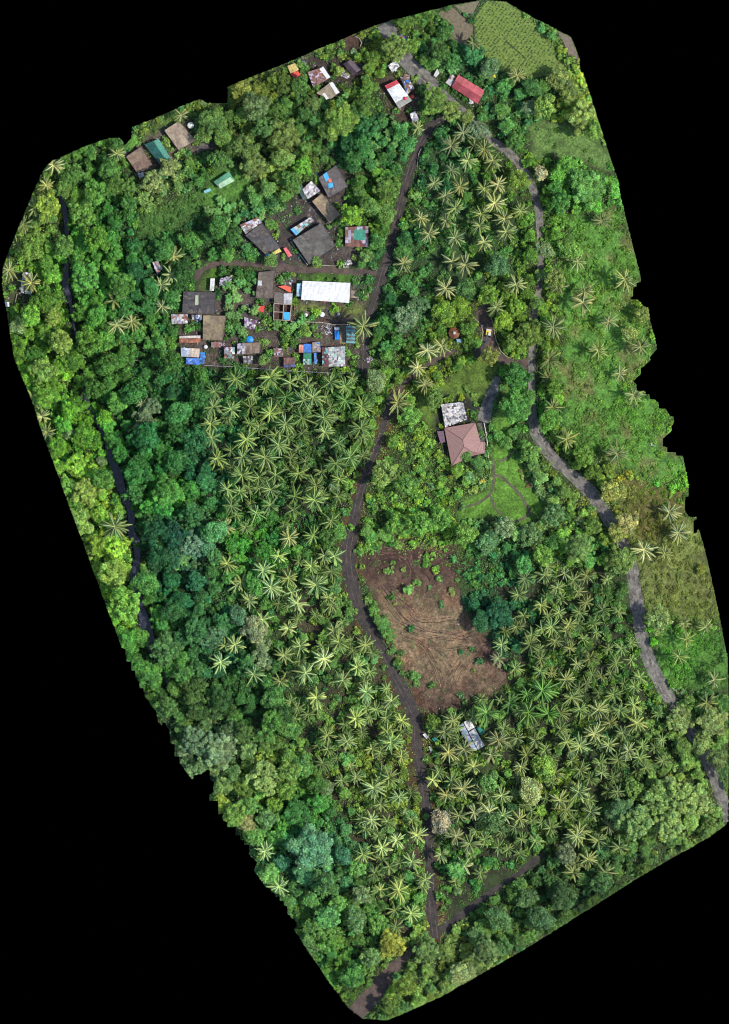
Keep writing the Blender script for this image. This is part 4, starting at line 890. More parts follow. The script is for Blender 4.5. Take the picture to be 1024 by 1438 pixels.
heap('pale wood scraps on the east side of the cleared field',643,875,3.6,rp(lin((176,150,124)),lin((150,124,100))),20,.4)
TINT = TINT*np.array([1.25,1.02,.82]); TINT[:,:24] *= np.array([.88,1,1])
# ------------------------------------------------------------------ where plants may stand
FOOT = np.zeros((IH,IW), bool)
for q in BLD: FOOT |= poly_mask(q)
def grow(m, k):
    for _ in range(k):
        n = m.copy(); n[1:] |= m[:-1]; n[:-1] |= m[1:]; n[:,1:] |= m[:,:-1]; n[:,:-1] |= m[:,1:]; m = n
    return m
FOOTG = grow(FOOT, 2)
ROADD = np.full((IH,IW), 999., np.float32)
for ln in (MAIN_ROAD, FOOTP, DIRT_A, DIRT_B, DIRT_C, DIRT_D, LANE, LANE2, DRIVE, DRIVE2, HDRIVE): ROADD = np.minimum(ROADD, line_dist(ln))
FARR = grow(FOOT, 1)
def pm(*zs):
    m = np.zeros((IH,IW), bool)
    for z in zs: m |= poly_mask(z)
    return m
YARDS = pm(YARD,YARD2,YARD3,YARD4,YARD5,YARD6,YARD7,YARD8)
LAWNS = pm(LAWN_H,LAWN_N,LAWN_M,LAWN_S1,LAWN_S2,LAWN_W,LAWN_E)
MEADS = pm(MEAD1,MEAD2,MEAD3,MEAD4,MEAD5)
FIELDS = pm(RICE,FALLOW1,FALLOW2,FALLOW3)
PATCH = poly_mask(DIRT_PATCH)
SOILS = pm(SOILA,SOILB); GROVEC = poly_mask(SOILC); GRE = poly_mask(GROVE_E); FOR = poly_mask(FOREST)
OPEN = YARDS|LAWNS|MEADS|FIELDS|PATCH

# ------------------------------------------------------------------ plant shapes
def unit(v): return v/np.maximum(np.linalg.norm(v,axis=1,keepdims=True),1e-6)
def leaves(Pn, N, L, Wd, rng):
    n = len(Pn); T_ = unit(np.cross(N, rng.normal(size=(n,3)))); B_ = np.cross(N, T_)
    L = L[:,None]; Wd = Wd[:,None]
    return np.stack([Pn+T_*L/2, Pn+B_*Wd/2, Pn-T_*L/2, Pn-B_*Wd/2], 1)
def crown(R, Hc, nclump, per, cr, seed, leafL=.55, flat=1.0, lobes=3, amp=.18, tone=.42):
    rng = np.random.default_rng(seed); ph = rng.uniform(0,6.28,4); Ps=[];Ns=[];Cs=[]
    centers = []
    for i in range(nclump*4):
        if len(centers) >= nclump: break
        a = rng.uniform(0,6.283); rr = math.sqrt(rng.random())
        edge = .95+1.5*amp*math.sin(lobes*a+ph[0])+amp*.7*math.sin((lobes+2)*a+ph[1])
        r = rr*(R-cr*.55)*edge
        z = Hc*math.sqrt(max(0,1-min(1,rr)**2*.95))*flat+rng.normal(0,.17*Hc)
        p = np.array([r*math.cos(a), r*math.sin(a), z])
        if any(np.linalg.norm((p-q)*[1,1,.6]) < cr*.72 for q in centers): continue
        centers.append(p)
    for c in centers:
        k = cr*rng.uniform(.7,1.25); m = int(per*(k/cr)**2)
        d = unit(rng.normal(size=(m,3))); d[:,2] = np.where(d[:,2] < -.25, -d[:,2], d[:,2])
        Ps.append(c+d*k*np.array([1,1,.8])*rng.uniform(.62,1.16,(m,1))); Ns.append(unit(d*.9+np.array([0,0,.5])+rng.normal(0,.7,(m,3))))
        t = rng.uniform(1-tone,1+tone); y = rng.uniform(.9,1.12)
        lv_glint = rng.uniform(.5,1.35,(m,1))*np.where(rng.random((m,1)) < .13, 1.75, 1); Cs.append(np.clip(lv_glint*np.array([[t*y,t,t/y]]),.2,2))  # random tone per leaf; a few brightened as sun glints painted into the colour
    P_=np.concatenate(Ps);N_=np.concatenate(Ns);C_=np.concatenate(Cs); n=len(P_)
    # a sparse inner fill so that the crown is not hollow
    m = n//6; a = rng.uniform(0,6.283,m); r = R*.85*np.sqrt(rng.random(m)); 
    P_=np.concatenate([P_, np.stack([r*np.cos(a), r*np.sin(a), Hc*np.sqrt(1-(r/R)**2)*.55-.3],1)]); N_=np.concatenate([N_, unit(rng.normal(0,.5,(m,3))+[0,0,1])]); C_=np.concatenate([C_, np.repeat(rng.uniform(.6,.95,(m,1)),3,1)])
    n=len(P_); L = rng.uniform(.7,1.3,n)*leafL
    return leaves(P_,N_,L,L*rng.uniform(.5,.8,n),rng), C_
def trunk_mesh(h, r, seed, limbs=4, spread=2.5, lean=0):
    rr = random.Random(seed); m = MB()
    pts = [(0,0,-.4),(.05,0,h*.35),(.1+lean*.4,.08,h*.7),(.1+lean,.1,h)]
    m.tube(pts, [r*1.35,r,r*.8,r*.6], (1,1,1), 8)
    for k in range(limbs):
        a = k*6.283/limbs+rr.uniform(-.4,.4); s = spread*rr.uniform(.7,1.1)
        m.tube([(.1+lean*.5,.05,h*.72),(.1+lean*.5+s*.5*math.cos(a),s*.5*math.sin(a),h*.95),(s*math.cos(a),s*math.sin(a),h+spread*.45)], [r*.55,r*.4,r*.12], (1,1,1), 6)
    return m.mesh('trunk', BARK)
CROWNS = {'s':[], 'm':[], 'l':[], 'u':[]}   # each: verts, cols, mesh, radius, base height, trunk
def add_proto(key, V, C_, R, h, tr, nm='crown'):
    V = V+np.array([0,0,h]); CROWNS[key].append(dict(V=V, C=C_, me=np_mesh(nm, V, 4, C_, LEAF), R=R, h=h, tr=tr))
for i in range(6): V,C_ = crown(2.9, 1.7, 16, 70, .85+.1*(i%3), 100+i, .50); add_proto('s', V, C_, 2.9, 3.4+.4*i, trunk_mesh(3.6+.4*i,.13,i,3,1.4))
rv = random.Random(77)
for i in range(12):
    st = [(1.15,95),(.85,62),(1.35,120),(1.0,80)][i%4]; V,C_ = crown(5.0, 3.0, 48 if st[0]<1 else 38, int(st[1]*.8), st[0]*rv.uniform(.8,1.05), 200+i, .68, lobes=2+i%3, amp=.12+.03*(i%3)); add_proto('m', V, C_, 5.0, 6.0+.5*i, trunk_mesh(6.3+.5*i,.22,20+i,5,2.8))
for i in range(8):
    st = [(1.5,120),(1.15,85),(1.7,150)][i%3]; V,C_ = crown(8.0, 4.4, 80 if st[0]<1.3 else 60, st[1], st[0]*rv.uniform(.75,1.0), 300+i, .74, lobes=3+i%3, amp=.13); add_proto('l', V, C_, 8.0, 8.5+.8*i, trunk_mesh(9+.8*i,.38,40+i,6,4.6))
for i in range(8): V,C_ = crown(1.6, 1.0, 7, 48, .6, 400+i, .42, tone=.18); add_proto('u', V, C_, 1.6, .55, trunk_mesh(.9,.05,60+i,3,.7))

def palm_crown(seed, nf=19, L0=4.5, old=.25):
    nf = int(nf*1.15); L0 = L0*1.22
    rng = np.random.default_rng(seed); Q = []; C_ = []
    for k in range(nf):
        az = k*2.399963+rng.normal(0,.3); f = (k+.5)/nf
        el = math.radians(62-78*f+rng.normal(0,5)); L = L0*rng.uniform(.72,1.14)*(.75+.25*min(1,f*3))
        droop = rng.uniform(.55,1.0); n = 22; p = np.array([0,0,0.]); e = el; pts = [p.copy()]
        for s in range(n):
            p = p+np.array([math.cos(az)*math.cos(e), math.sin(az)*math.cos(e), math.sin(e)])*L/n; e -= droop*1.9/n*(.3+1.1*s/n); az += rng.normal(0,.012); pts.append(p.copy())
        pts = np.array(pts); hue = rng.uniform(.85,1.18); old_ = f > 1-old*rng.uniform(.4,1)
        q_ = rng.random(); base_c = np.array([1.5,1.05,.85]) if (old_ and q_ < .35) else (np.array([1.4,1.2,.95]) if old_ else (np.array([1.15,1.12,.85]) if q_ < .5 else np.array([.5,.7,.72])))
        base_c = base_c*hue
        side = np.array([-math.sin(az), math.cos(az), 0])
        for s in range(n):
            a, b2 = pts[s], pts[s+1]; w = .13*(1-s/n)+.04; up = np.array([0,0,.03])
            Q.append([a-side*w+up, b2-side*w*.9+up, b2+side*w*.9+up, a+side*w+up]); C_.append(np.array([2.1,1.85,1.6])*hue)
        for s in range(1, n*2):
            t = s/(n*2); i = min(n-1, int(t*n)); fr = t*n-i; o = pts[i]*(1-fr)+pts[i+1]*fr
            fw = unit((pts[i+1]-pts[i])[None])[0]; ll = 1.02*min(1,.32+2.4*t)*(1-max(0,t-.55)*1.3)
            for sd in (-1,1):
                d = unit((fw*.7+side*sd*.58+np.array([0,0,-.55])+rng.normal(0,.07,3))[None])[0]
                tip = o+d*ll*rng.uniform(.85,1.1)+np.array([0,0,-.12]); m_ = (o+tip)/2+np.array([0,0,.06]); wv_ = fw*.075
                Q.append([o, m_+wv_, tip, m_-wv_]); C_.append(base_c*rng.uniform(.75,1.2)*(.8+.45*t))
    # nuts and leaf bases at the heart
    V = np.array(Q); ta = rng.uniform(.1,.38); tz = rng.uniform(0,6.28); ct, st = math.cos(tz), math.sin(tz); ca_, sa_ = math.cos(ta), math.sin(ta)
    x = V[...,0]*ct+V[...,1]*st; y = -V[...,0]*st+V[...,1]*ct; z = V[...,2]; x, z = x*ca_+z*sa_, -x*sa_+z*ca_
    return np.stack([x*ct-y*st, x*st+y*ct, z],-1), np.array(C_)
PALMS = []
for i_ in range(18):
    i = i_ % 10; nf = [19,16,22,14,18,20,15,24,17,12][i]+(i_ > 9)*2; V,C_ = palm_crown(500+i_, nf, [4.6,4.3,4.8,4.1,4.5,4.4,4.7,4.6,4.2,4.4][i], [.25,.35,.15,.4,.2,.3,.3,.2,.4,.2][i])
    h = 7.0+.5*i; lean = .7+.08*i
    m = MB(); m.tube([(0,0,-.4),(.08,0,h*.2),(lean*.3,0,h*.55),(lean,0,h)], [.26,.17,.14,.12], (1,1,1), 8)
    V = V+np.array([lean,0,h]); PALMS.append(dict(V=V,C=C_,me=np_mesh('crown',V,4,C_,LEAF),R=4.4,h=h,lean=lean,tr=m.mesh('trunk',BARK)))
def banana_crown(seed, stems=3):
    rng = np.random.default_rng(seed); Q=[];C_=[]; tops=[]
    for s in range(stems):
        a0 = rng.uniform(0,6.28)+s*2.1; off = np.array([math.cos(a0),math.sin(a0),0])*(0 if stems==1 else rng.uniform(.7,1.2)); h = rng.uniform(1.9,2.9); tops.append((off,h))
        for k in range(8):
            az = k*2.4+rng.normal(0,.25); e = rng.uniform(.35,1.15); L = rng.uniform(1.7,2.5); n = 7; p = off+np.array([0,0,h]); pts=[p.copy()]
            for j in range(n):
                p = p+np.array([math.cos(az)*math.cos(e),math.sin(az)*math.cos(e),math.sin(e)])*L/n; e -= .33; pts.append(p.copy())
            side = np.array([-math.sin(az),math.cos(az),0]); tone = rng.uniform(.8,1.25); 
            ws = [.08,.26,.36,.38,.36,.3,.2,.04]
            for j in range(n):
                for sd in (-1,1):
                    up0 = np.array([0,0,.09])*ws[j]/.38*1.4; up1 = np.array([0,0,.09])*ws[j+1]/.38*1.4
                    a,b2 = pts[j],pts[j+1]; c1,d1 = b2+side*sd*ws[j+1]-up1*1.2, a+side*sd*ws[j]-up0*1.2
                    Q.append([a,b2,c1,d1] if sd < 0 else [a,d1,c1,b2]); C_.append(np.array([1,1,1])*tone*rng.uniform(.9,1.1))
                Q.append([pts[j]-side*.03+[0,0,.02],pts[j]+side*.03+[0,0,.02],pts[j+1]+side*.03+[0,0,.02],pts[j+1]-side*.03+[0,0,.02]]); C_.append(np.array([1.7,1.5,1.2])*tone)
    return np.array(Q),np.array(C_),tops
BAN = []
STEM = flat_mat('banana_stem', lin((96,112,62)), 2, .3, .7)
for i in range(7):
    V,C_,tops = banana_crown(700+i, [3,2,4,3,1,3,4][i]); trs = []
    for off,h in tops:
        m = MB(); m.tube([(off[0],off[1],-.3),(off[0],off[1],h)], [.16,.09], (1,1,1), 8); trs.append(m.mesh('stem',STEM))
    BAN.append(dict(V=V,C=C_,me=np_mesh('foliage',V,4,C_,LEAF),R=2.6,h=0,tr=trs))

EDGE_TR = None
FG = 1.72      # leaf reflectance against the tone seen from above
_st = {}
def straight_trunk(h):
    k = round(h,1)
    if k not in _st: m = MB(); m.tube([(0,0,-.4),(.03,0,h*.5),(0,.03,h)], [.05+.02*h,.04+.016*h,.03+.01*h], (1,1,1), 8); _st[k] = m.mesh('trunk', BARK)
    return _st[k]
def edge_hit(px, py, rpx):
    a = np.linspace(0,6.283,24,endpoint=False); return not bool(np.all(inside(px+rpx*np.cos(a), py+rpx*np.sin(a))))
def place(pr, name, px, py, sc, rz, tint, crownname, trunkname, zs=1.0, shift=None, hoff=0):
    """one plant: an Empty at its base with crown and trunk under it; crowns on the survey edge are cut along it"""
    x, y = wx(px), wy(py)
    if shift is not None: x -= shift*sc*math.cos(rz); y -= shift*sc*math.sin(rz)
    o = bpy.data.objects.new(name, None); COL.objects.link(o)
    o.location = (x, y, gz(min(IW-1,max(0,px)),min(IH-1,max(0,py)))+hoff); o.rotation_euler = (0,0,rz); o.scale = (sc,sc,sc*zs)
    me = pr['me']; trl = pr['tr'] if isinstance(pr['tr'], list) else [pr['tr']]
    if edge_hit(px, py, pr['R']*sc/S*1.25+2):
        V = pr['V']; cth, sth = math.cos(rz), math.sin(rz); c = V.mean(1)
        X = x+sc*(c[:,0]*cth-c[:,1]*sth); Y = y+sc*(c[:,0]*sth+c[:,1]*cth)
        k = inside(X/S+512, 719-Y/S)
        if k.sum() < 8: bpy.data.objects.remove(o); return None
        me = np_mesh(me.name, V[k], 4, pr['C'][k], LEAF)
        if name in ('broadleaf_tree','shrub'): trl = [straight_trunk(max(.4, pr['h']+.2))]
    col = (float(tint[0])*FG, float(tint[1])*FG, float(tint[2])*FG, 1)
    col = (col[0], col[1]*.97, col[2]*.95, 1)
    for nm, m_ in [(crownname, me)]+[(trunkname, t_) for t_ in trl]:
        if nm == trunkname:
            bx, by = x/S+512, 719-y/S
            if not bool(inside(np.array([bx]),np.array([by]))[0]): continue
        ch = bpy.data.objects.new(nm, m_); COL.objects.link(ch); ch.parent = o; ch.color = col
    o['_px'] = px; o['_py'] = py; o['_r'] = pr['R']*sc; o['_c'] = col[:3]
    return o
ITEMS = []     # (object, noun, size class)

# ------------------------------------------------------------------ coconut palms, placed one by one
PL = """75,232 65,260 50,292 33,315 26,345 164,216 255,162 244,360 587,180 651,186 634,205 665,205 680,209 657,226 692,226 634,239 610,257 646,262 626,275 640,292
680,265 699,259 695,285 731,296 709,307 676,300 674,317 711,326 680,340 591,306 602,329 627,310 639,334 635,367 654,372 725,400 567,370 626,405 784,402 697,432
777,459 600,492 620,486 586,517 597,540 559,565 772,505 770,530 777,572 819,425 855,452 900,487 840,492 870,525 890,555 796,617 867,637 885,402 811,367 877,392
822,410 845,310 665,60 726,106 904,772 933,777 940,720 953,748 770,795 806,815 783,826 824,808 824,846 788,841 961,875 992,880 964,898 837,888 775,880 799,877
812,831 793,805 765,808 795,887 780,900 800,910 828,925 810,932 887,927 823,960 787,1002 803,980 795,955 840,997 890,990 857,1015 895,1016 875,1030 835,1030 814,1047
855,1047 883,1055 815,1082 845,1085 867,1112 813,1112 795,1137 830,1140 813,1167 953,922 1003,955 993,987 868,1067 440,752 391,781 406,755 456,780 470,781 370,801
437,795 339,817 380,825 405,812 444,821 350,842 410,832 460,840 417,847 369,870 405,882 469,886 455,925 399,920 422,907 502,937 356,947 394,957 429,945 445,980
515,972 550,985 477,902 465,850 482,955 500,1009 544,1027 460,1032 487,1042 522,1052 564,1012 550,1042 564,1062 547,1092 500,1092 525,1107 560,1120 535,1130 522,1152
586,1172 557,1180 537,1190 510,1200 547,1217 579,1210 597,1235 636,1012 625,1027 630,1057 608,1095 627,1116 650,1107 684,1001 717,987 742,1001 762,970 770,1002 740,975
665,1077 652,1052 677,1110 705,1117 721,1115 727,1037 752,1040 740,1060 732,1077 687,1140 666,1140 645,1145 660,1185 730,1150 795,1135 812,1105 810,1175 620,1200 795,1042
707,1145 593,1244 560,1250 534,1250 578,1283 652,1216 331,532 302,550 355,555 352,572 325,575 300,572 379,580 296,596 297,615 350,595 346,617 305,644 407,537 432,540 464,537
485,542 402,557 427,562 485,562 509,571 425,587 401,595 387,611 391,625 455,587 507,602 475,622 456,607 372,642 341,642 340,667 364,670 387,667 419,665 472,652 477,672
444,682 319,687 380,687 414,697 442,702 380,710 360,720 325,710 412,716 465,732 317,738 380,530 337,690 492,642 161,740 319,792 332,822 44,397 12,380 227,400 164,457
185,452 48,560 59,585 66,607 200,567 160,422 227,430 316,907 310,930 330,905 510,458 240,385 725,880 745,905 760,925 735,865 785,860 760,850 705,905 728,835 738,812 775,945
700,925 855,1160 870,1190 840,1180 826,1207 850,1225 808,1212 372,1195 392,1245 640,1175 690,1060 700,1040 760,1070 780,1085 845,950 862,975 730,1000 805,1225"""
pl = [tuple(int(v) for v in t.split(',')) for t in PL.split()]
seen = []
for p in pl:
    if all((p[0]-q[0])**2+(p[1]-q[1])**2 > 64 for q in seen) and at(INSIDE,*p): seen.append(p)
er = random.Random(21); extra = []; tr_ = 0
mC, mA, mB_ = poly_mask(SOILC), poly_mask(SOILA), poly_mask(SOILB)
while len(extra) < 190 and tr_ < 20000:
    tr_ += 1; p = (er.uniform(285,950), er.uniform(525,1310))
    if not (at(mC,*p) or at(mA,*p) or at(mB_,*p)) or not at(INSIDE,*p) or at(FOOTG,*p) or at(ROADD,*p) < 7 or at(PATCH,*p): continue
    if all((p[0]-q[0])**2+(p[1]-q[1])**2 > 150 for q in seen+extra): extra.append(p)
need_ = max(0, 300-len(seen)); PALMPOS = seen[:300]+extra[:need_]; MOREPALM = extra[need_:]
print('palms', len(seen))
BIGP = {(559,565):1.15,(684,1001):1.35,(161,740):1.15,(454,372):1.2,(654,372):1.15,(393,781):1.1,(762,970):1.25,(725,880):1.0,(510,458):1.15,(819,425):1.15,(742,1001):1.25,(770,1002):1.25}
DARKP = {(684,1001),(742,1001),(762,970),(770,1002),(717,987),(740,975),(485,562),(402,557)}
prng = random.Random(11)
for i,(px,py) in enumerate(PALMPOS):
    pr = PALMS[prng.randrange(18)]
    east = 745 < px and py < 700
    base_c = np.array(lin((118,126,86)))
    if (px,py) in DARKP: base_c = np.array(lin((70,104,52)))
    elif poly_mask is not None and at(GROVEC,px,py): base_c = np.array(lin((98,118,70)))
    elif py > 760 and px < 620: base_c = np.array(lin((120,138,88)))
    elif px > 700 and py > 780: base_c = np.array(lin((104,118,76)))
    k = prng.uniform(.6,1.3); base_c = base_c*np.array([prng.uniform(.88,1.1),1,prng.uniform(.85,1.25)]); base_c = base_c*k; base_c = base_c*.86+TINT[int(py/8),int(px/8)]*.14
    if east: base_c = base_c*.8
    sc = BIGP.get((px,py), prng.uniform(.78,1.0)); 
    sc *= prng.uniform(.92,1.12)
    if 290 < px < 520 and 525 < py < 760: sc *= 1.1
    if px > 700 and 780 < py < 960: sc *= .86
    o = place(pr, 'coconut_palm', px, py, sc, prng.uniform(0,6.28), base_c, 'crown', 'trunk', prng.uniform(.85,1.15), shift=pr['lean'])
    if o: ITEMS.append((o,'coconut palm'))

QV=[];QC=[]
for px,py in MOREPALM:
    pr = PALMS[prng.randrange(18)]; sc = prng.uniform(.6,.85); th = prng.uniform(0,6.28); ct, st = math.cos(th), math.sin(th); V = pr['V']-np.array([pr['lean'],0,0])
    QV.append(np.stack([wx(px)+sc*(V[...,0]*ct-V[...,1]*st), wy(py)+sc*(V[...,0]*st+V[...,1]*ct), V[...,2]*sc*.8], -1)); QC.append(pr['C']*np.array(lin((92,112,66)))*prng.uniform(.6,1.15)*FG)
if QV: kind(link('young_palms', np_mesh('young_palms', np.concatenate(QV), 4, np.concatenate(QC), LEAF)), 'stuff')
# ------------------------------------------------------------------ broadleaf trees
BIG = """480,170,22;110,150,55;y 425,233,14;95,170,40;y 360,150,18;85,120,80 400,190,22;100,125,55 357,232,20;105,135,70 340,127,18;120,140,55 410,255,15;70,125,50 215,255,17;120,145,85 238,235,14;125,145,85 180,262,13;90,135,60
545,265,20;88,130,55 556,66,20;98,128,58 612,142,20;100,140,50 632,158,14;125,150,70 655,166,11;115,135,60 672,183,15;110,135,110 765,150,16;125,165,65 820,165,22;125,155,80 826,262,27;95,155,75 812,250,16;80,140,65 728,252,17;105,140,45
788,112,18;110,130,70 800,130,14;100,125,65 760,243,11;165,165,140 688,95,14;90,125,85 725,528,19;50,110,50 727,572,22;80,140,60 742,470,20;95,125,48 720,480,12;100,135,55 688,500,13;120,130,60 235,690,22;80,150,60 190,692,15;60,125,60
270,765,18;95,140,115 120,388,22;80,150,60 25,458,12;135,165,110 85,480,18;120,150,60 75,445,14;125,155,60 232,912,23;75,125,70 308,1052,27;115,150,110 275,1040,22;80,120,90 372,1092,25;125,160,90 440,1190,30;85,145,110 418,1140,20;55,120,55
358,885,18;135,150,115 370,905,12;120,145,105 550,1327,20;150,160,40 620,1155,17;165,158,145 640,1222,14;95,170,90 925,1125,26;110,150,80 960,1120,26;120,155,80 895,1155,24;110,150,85 940,1160,22;125,160,90 872,1140,20;80,125,80 985,1130,18;120,150,85
955,1010,20;120,150,85 1000,1015,20;125,150,85 985,1045,16;115,145,80 1008,1065,14;85,110,65 745,1110,18;145,160,110 765,1080,19;115,160,60 687,1100,14;100,155,80 695,1155,16;80,120,70 812,768,21;100,140,75 862,688,18;140,155,75 880,735,17;155,165,105
869,788,21;105,140,65 925,870,18;120,150,90 702,862,20;35,95,65 676,872,14;45,100,60 540,665,19;120,150,75 708,740,15;115,145,105 778,722,16;75,120,75 745,752,17;80,120,70 600,1335,20;90,130,70 650,1365,18;130,155,100 682,1335,20;90,125,75
310,1130,14;135,165,40 345,1155,13;140,145,95 375,1150,14;90,140,85 328,1085,12;90,140,80 405,1085,16;100,140,60 105,735,22;115,155,70 160,805,22;125,165,65 175,850,26;105,160,60 120,690,20;130,160,70 60,520,18;110,150,65 170,400,20;80,140,50
135,270,18;90,150,50 115,300,20;100,150,60 90,345,16;85,130,55 570,445,18;110,140,110 587,430,16;80,120,80 655,405,14;60,110,60 700,372,16;60,110,80 570,680,15;85,140,60 590,735,18;90,150,60 560,735,16;95,150,55 620,730,16;85,145,55
500,1290,18;85,130,80 460,1240,18;70,120,60 395,1290,16;60,105,55 430,1330,18;80,125,65 520,1345,15;95,140,80 700,1290,18;75,120,70 790,1260,20;60,95,55 760,1290,18;55,95,60 740,1262,16;70,110,65 845,1240,16;65,110,60 685,760,17;85,135,90 655,750,15;100,150,60
868,748,13;130,150,72 883,779,12;112,145,66 757,386,9;95,130,75 752,424,10;85,125,60 750,456,9;90,125,60 742,558,11;80,130,55 752,345,8;90,120,60 637,150,9;110,140,60 955,1018,9;165,160,140 340,205,18;90,125,60 300,170,18;85,130,60 285,190,12;100,140,60 310,225,16;80,125,60 290,130,14;95,130,90 440,150,14;90,120,60 465,180,18;100,140,60 300,895,18;80,125,90 335,865,14;75,120,90 90,262,15;85,130,55
780,390,15;115,135,70 800,350,16;100,150,60 765,350,13;110,135,100 905,440,13;120,140,70 885,470,12;125,145,75 520,290,14;85,130,60 505,268,10;80,125,60 445,369,8;110,150,70 543,300,14;90,130,60 515,360,10;100,140,70 610,560,15;90,130,60 520,560,10;70,120,60"""
TREES = []
GAPN = vnoise(22,91)
LOOSE = pm([(550,590),(612,600),(640,660),(690,720),(650,775),(500,745),(525,650)],[(650,758),(705,758),(725,835),(690,850),(650,832)]); THIN = pm([(165,290),(290,258),(340,250),(345,300),(300,310),(240,345),(180,345)],[(200,150),(275,150),(280,175),(190,200)],[(562,425),(600,415),(615,450),(600,480),(565,475)])
for t in BIG.split():
    a = t.split(';'); px,py,r = [float(v) for v in a[0].split(',')]; c = tuple(float(v) for v in a[1].split(',')); TREES.append((px,py,r,c))
trng = random.Random(3)
def ok_sep(px,py,r,f):
    for q in TREES:
        if abs(q[0]-px) < 60 and (q[0]-px)**2+(q[1]-py)**2 < (f*(r+q[2]))**2: return False
    return True
PP = np.array(PALMPOS, float)
nearpalm = lambda px,py: float(np.min(np.hypot(PP[:,0]-px, PP[:,1]-py)))
LIM = 1000; tries = 0
while len(TREES) < LIM and tries < 70000:
    tries += 1; px, py = trng.uniform(2,1022), trng.uniform(2,1436)
    if not at(INSIDE,px,py) or at(OPEN,px,py): continue
    fz = at(FOR,px,py); dry = at(SOILS,px,py); gc = at(GROVEC,px,py) or at(GRE,px,py)
    if fz: r = trng.choice([8,10,12,14,16,18,20])*trng.uniform(.85,1.1); need = (.72 if tries < 6000 else (.6 if tries < 25000 else .5))
    elif dry or gc: r = trng.uniform(5,8.5); need = .95
    else: r = trng.choice([6,7,9,11,13,15]); need = (.74 if tries < 6000 else (.62 if tries < 25000 else .54))
    if at(LOOSE,px,py):
        r = trng.uniform(4.5,9.5)
        if trng.random() < .93 or at(GAPN,px,py) < .42: continue
    if at(THIN,px,py) and trng.random() < .93: continue
    if (dry or gc) and (nearpalm(px,py) < 11 or trng.random() < .75): continue
    if not (dry or gc) and nearpalm(px,py) < 10+r*.35: continue
    if at(ROADD,px,py) < r*.62 or at(river_d,px,py) < r*.38: continue
    if at(grow_d := FOOTG,px,py): continue
    a = [(px+r*.6*math.cos(k), py+r*.6*math.sin(k)) for k in (0,.785,1.57,2.36,3.14,3.93,4.71,5.5)]
    if any(at(FOOTG,*q) or at(OPEN,*q) for q in a) : continue
    if not ok_sep(px,py,r,need): continue
    TREES.append((px,py,r,None))
nhand = len(BIG.split())
auto = sorted(TREES[nhand:], key=lambda t:-t[2]); keepn = 299-nhand; rest = auto[keepn:]; TREES2 = TREES[:nhand]+auto[:keepn]
print('trees', len(TREES), 'individual', len(TREES2), 'tries', tries)
def tree_tint(px,py,c,rng):
    if c is None:
        base_c = tint_at(px,py)*rng.uniform(.7,1.5)
        q = rng.random()
        if q < .15: base_c = base_c*np.array([1.22,1.1,.9])
        elif q < .32: base_c = base_c*np.array([.75,.92,1.2])
        elif q < .34: base_c = (base_c+np.array(lin((120,130,100))))/2
        return base_c
    v = np.array(lin(c))*.85*np.array([1.1,1,.85]); v = v*.72+tint_at(px,py)*.28; return v*.88+v.mean()*.12
def proto_for(r, rng):
    m = r*S
    k = 's' if m < 3.6 else ('m' if m < 6.0 else 'l')
    p = rng.choice(CROWNS[k]); return p, m/p['R']
for (px,py,r,c) in TREES2:
    pr, sc = proto_for(r, trng); o = place(pr, 'broadleaf_tree', px, py, sc, trng.uniform(0,6.28), tree_tint(px,py,c,trng), 'crown', 'trunk', trng.uniform(.85,1.15))
    if o: ITEMS.append((o,'broadleaf tree'))
# the many lesser trees beyond the individual ones: one mass
SV=[];SC=[]
for (px,py,r,c) in rest:
    pr, sc = proto_for(r, trng); V = pr['V']; th = trng.uniform(0,6.28); ct, st = math.cos(th), math.sin(th); t = tree_tint(px,py,None,trng)*FG
    W = np.stack([wx(px)+sc*(V[...,0]*ct-V[...,1]*st), wy(py)+sc*(V[...,0]*st+V[...,1]*ct), V[...,2]*sc], -1); c0 = W.mean(1)
    k = inside(c0[:,0]/S+512, 719-c0[:,1]/S); SV.append(W[k]); SC.append((pr['C']*t)[k])
if SV:
    o = link('small_woodland_trees', np_mesh('small_woodland_trees', np.concatenate(SV), 4, np.concatenate(SC), LEAF)); kind(o,'stuff')

# ------------------------------------------------------------------ banana plants and shrubs
BANZ = [[(495,175),(560,160),(585,190),(560,240),(520,250),(480,235)],[(345,265),(400,255),(400,295),(365,310),(335,290)],[(290,285),(335,270),(345,300),(310,330),(285,320)],[(575,60),(612,55),(640,90),(700,110),(690,135),(640,100),(600,95)],
 [(318,395),(360,385),(358,460),(320,480),(320,440)],[(210,720),(250,715),(290,740),(260,800),(220,790)],[(440,125),(490,130),(500,165),(450,160)],[(690,150),(735,150),(740,175),(700,180)],[(500,895),(530,900),(525,930),(500,925)],
 [(205,355),(240,345),(250,420),(225,450),(205,420)],[(400,440),(440,455),(450,475),(410,470),(385,455)],[(560,225),(600,260),(590,290),(565,300)],[(180,470),(240,470),(240,500),(190,495)]]
BANM = pm(*BANZ); BP = []; brng = random.Random(5)
for t in range(20000):
    if len(BP) >= 150: break
    px, py = brng.uniform(0,1023), brng.uniform(0,1437)
    if not at(BANM,px,py) or at(FOOTG,px,py) or at(ROADD,px,py) < 5: continue
    if any((q[0]-px)**2+(q[1]-py)**2 < 90 for q in BP): continue
    if any((q[0]-px)**2+(q[1]-py)**2 < (q[2]*.6)**2 for q in TREES2): continue
    BP.append((px,py))
for px,py in BP:
    o = place(brng.choice(BAN), 'banana_plant', px, py, brng.uniform(.75,1.1), brng.uniform(0,6.28), np.array(lin((76,118,62)))*brng.uniform(.7,1.35)*np.array([brng.uniform(.8,1.3),1,1]), 'foliage', 'stem')
    if o: ITEMS.append((o,'banana plant'))
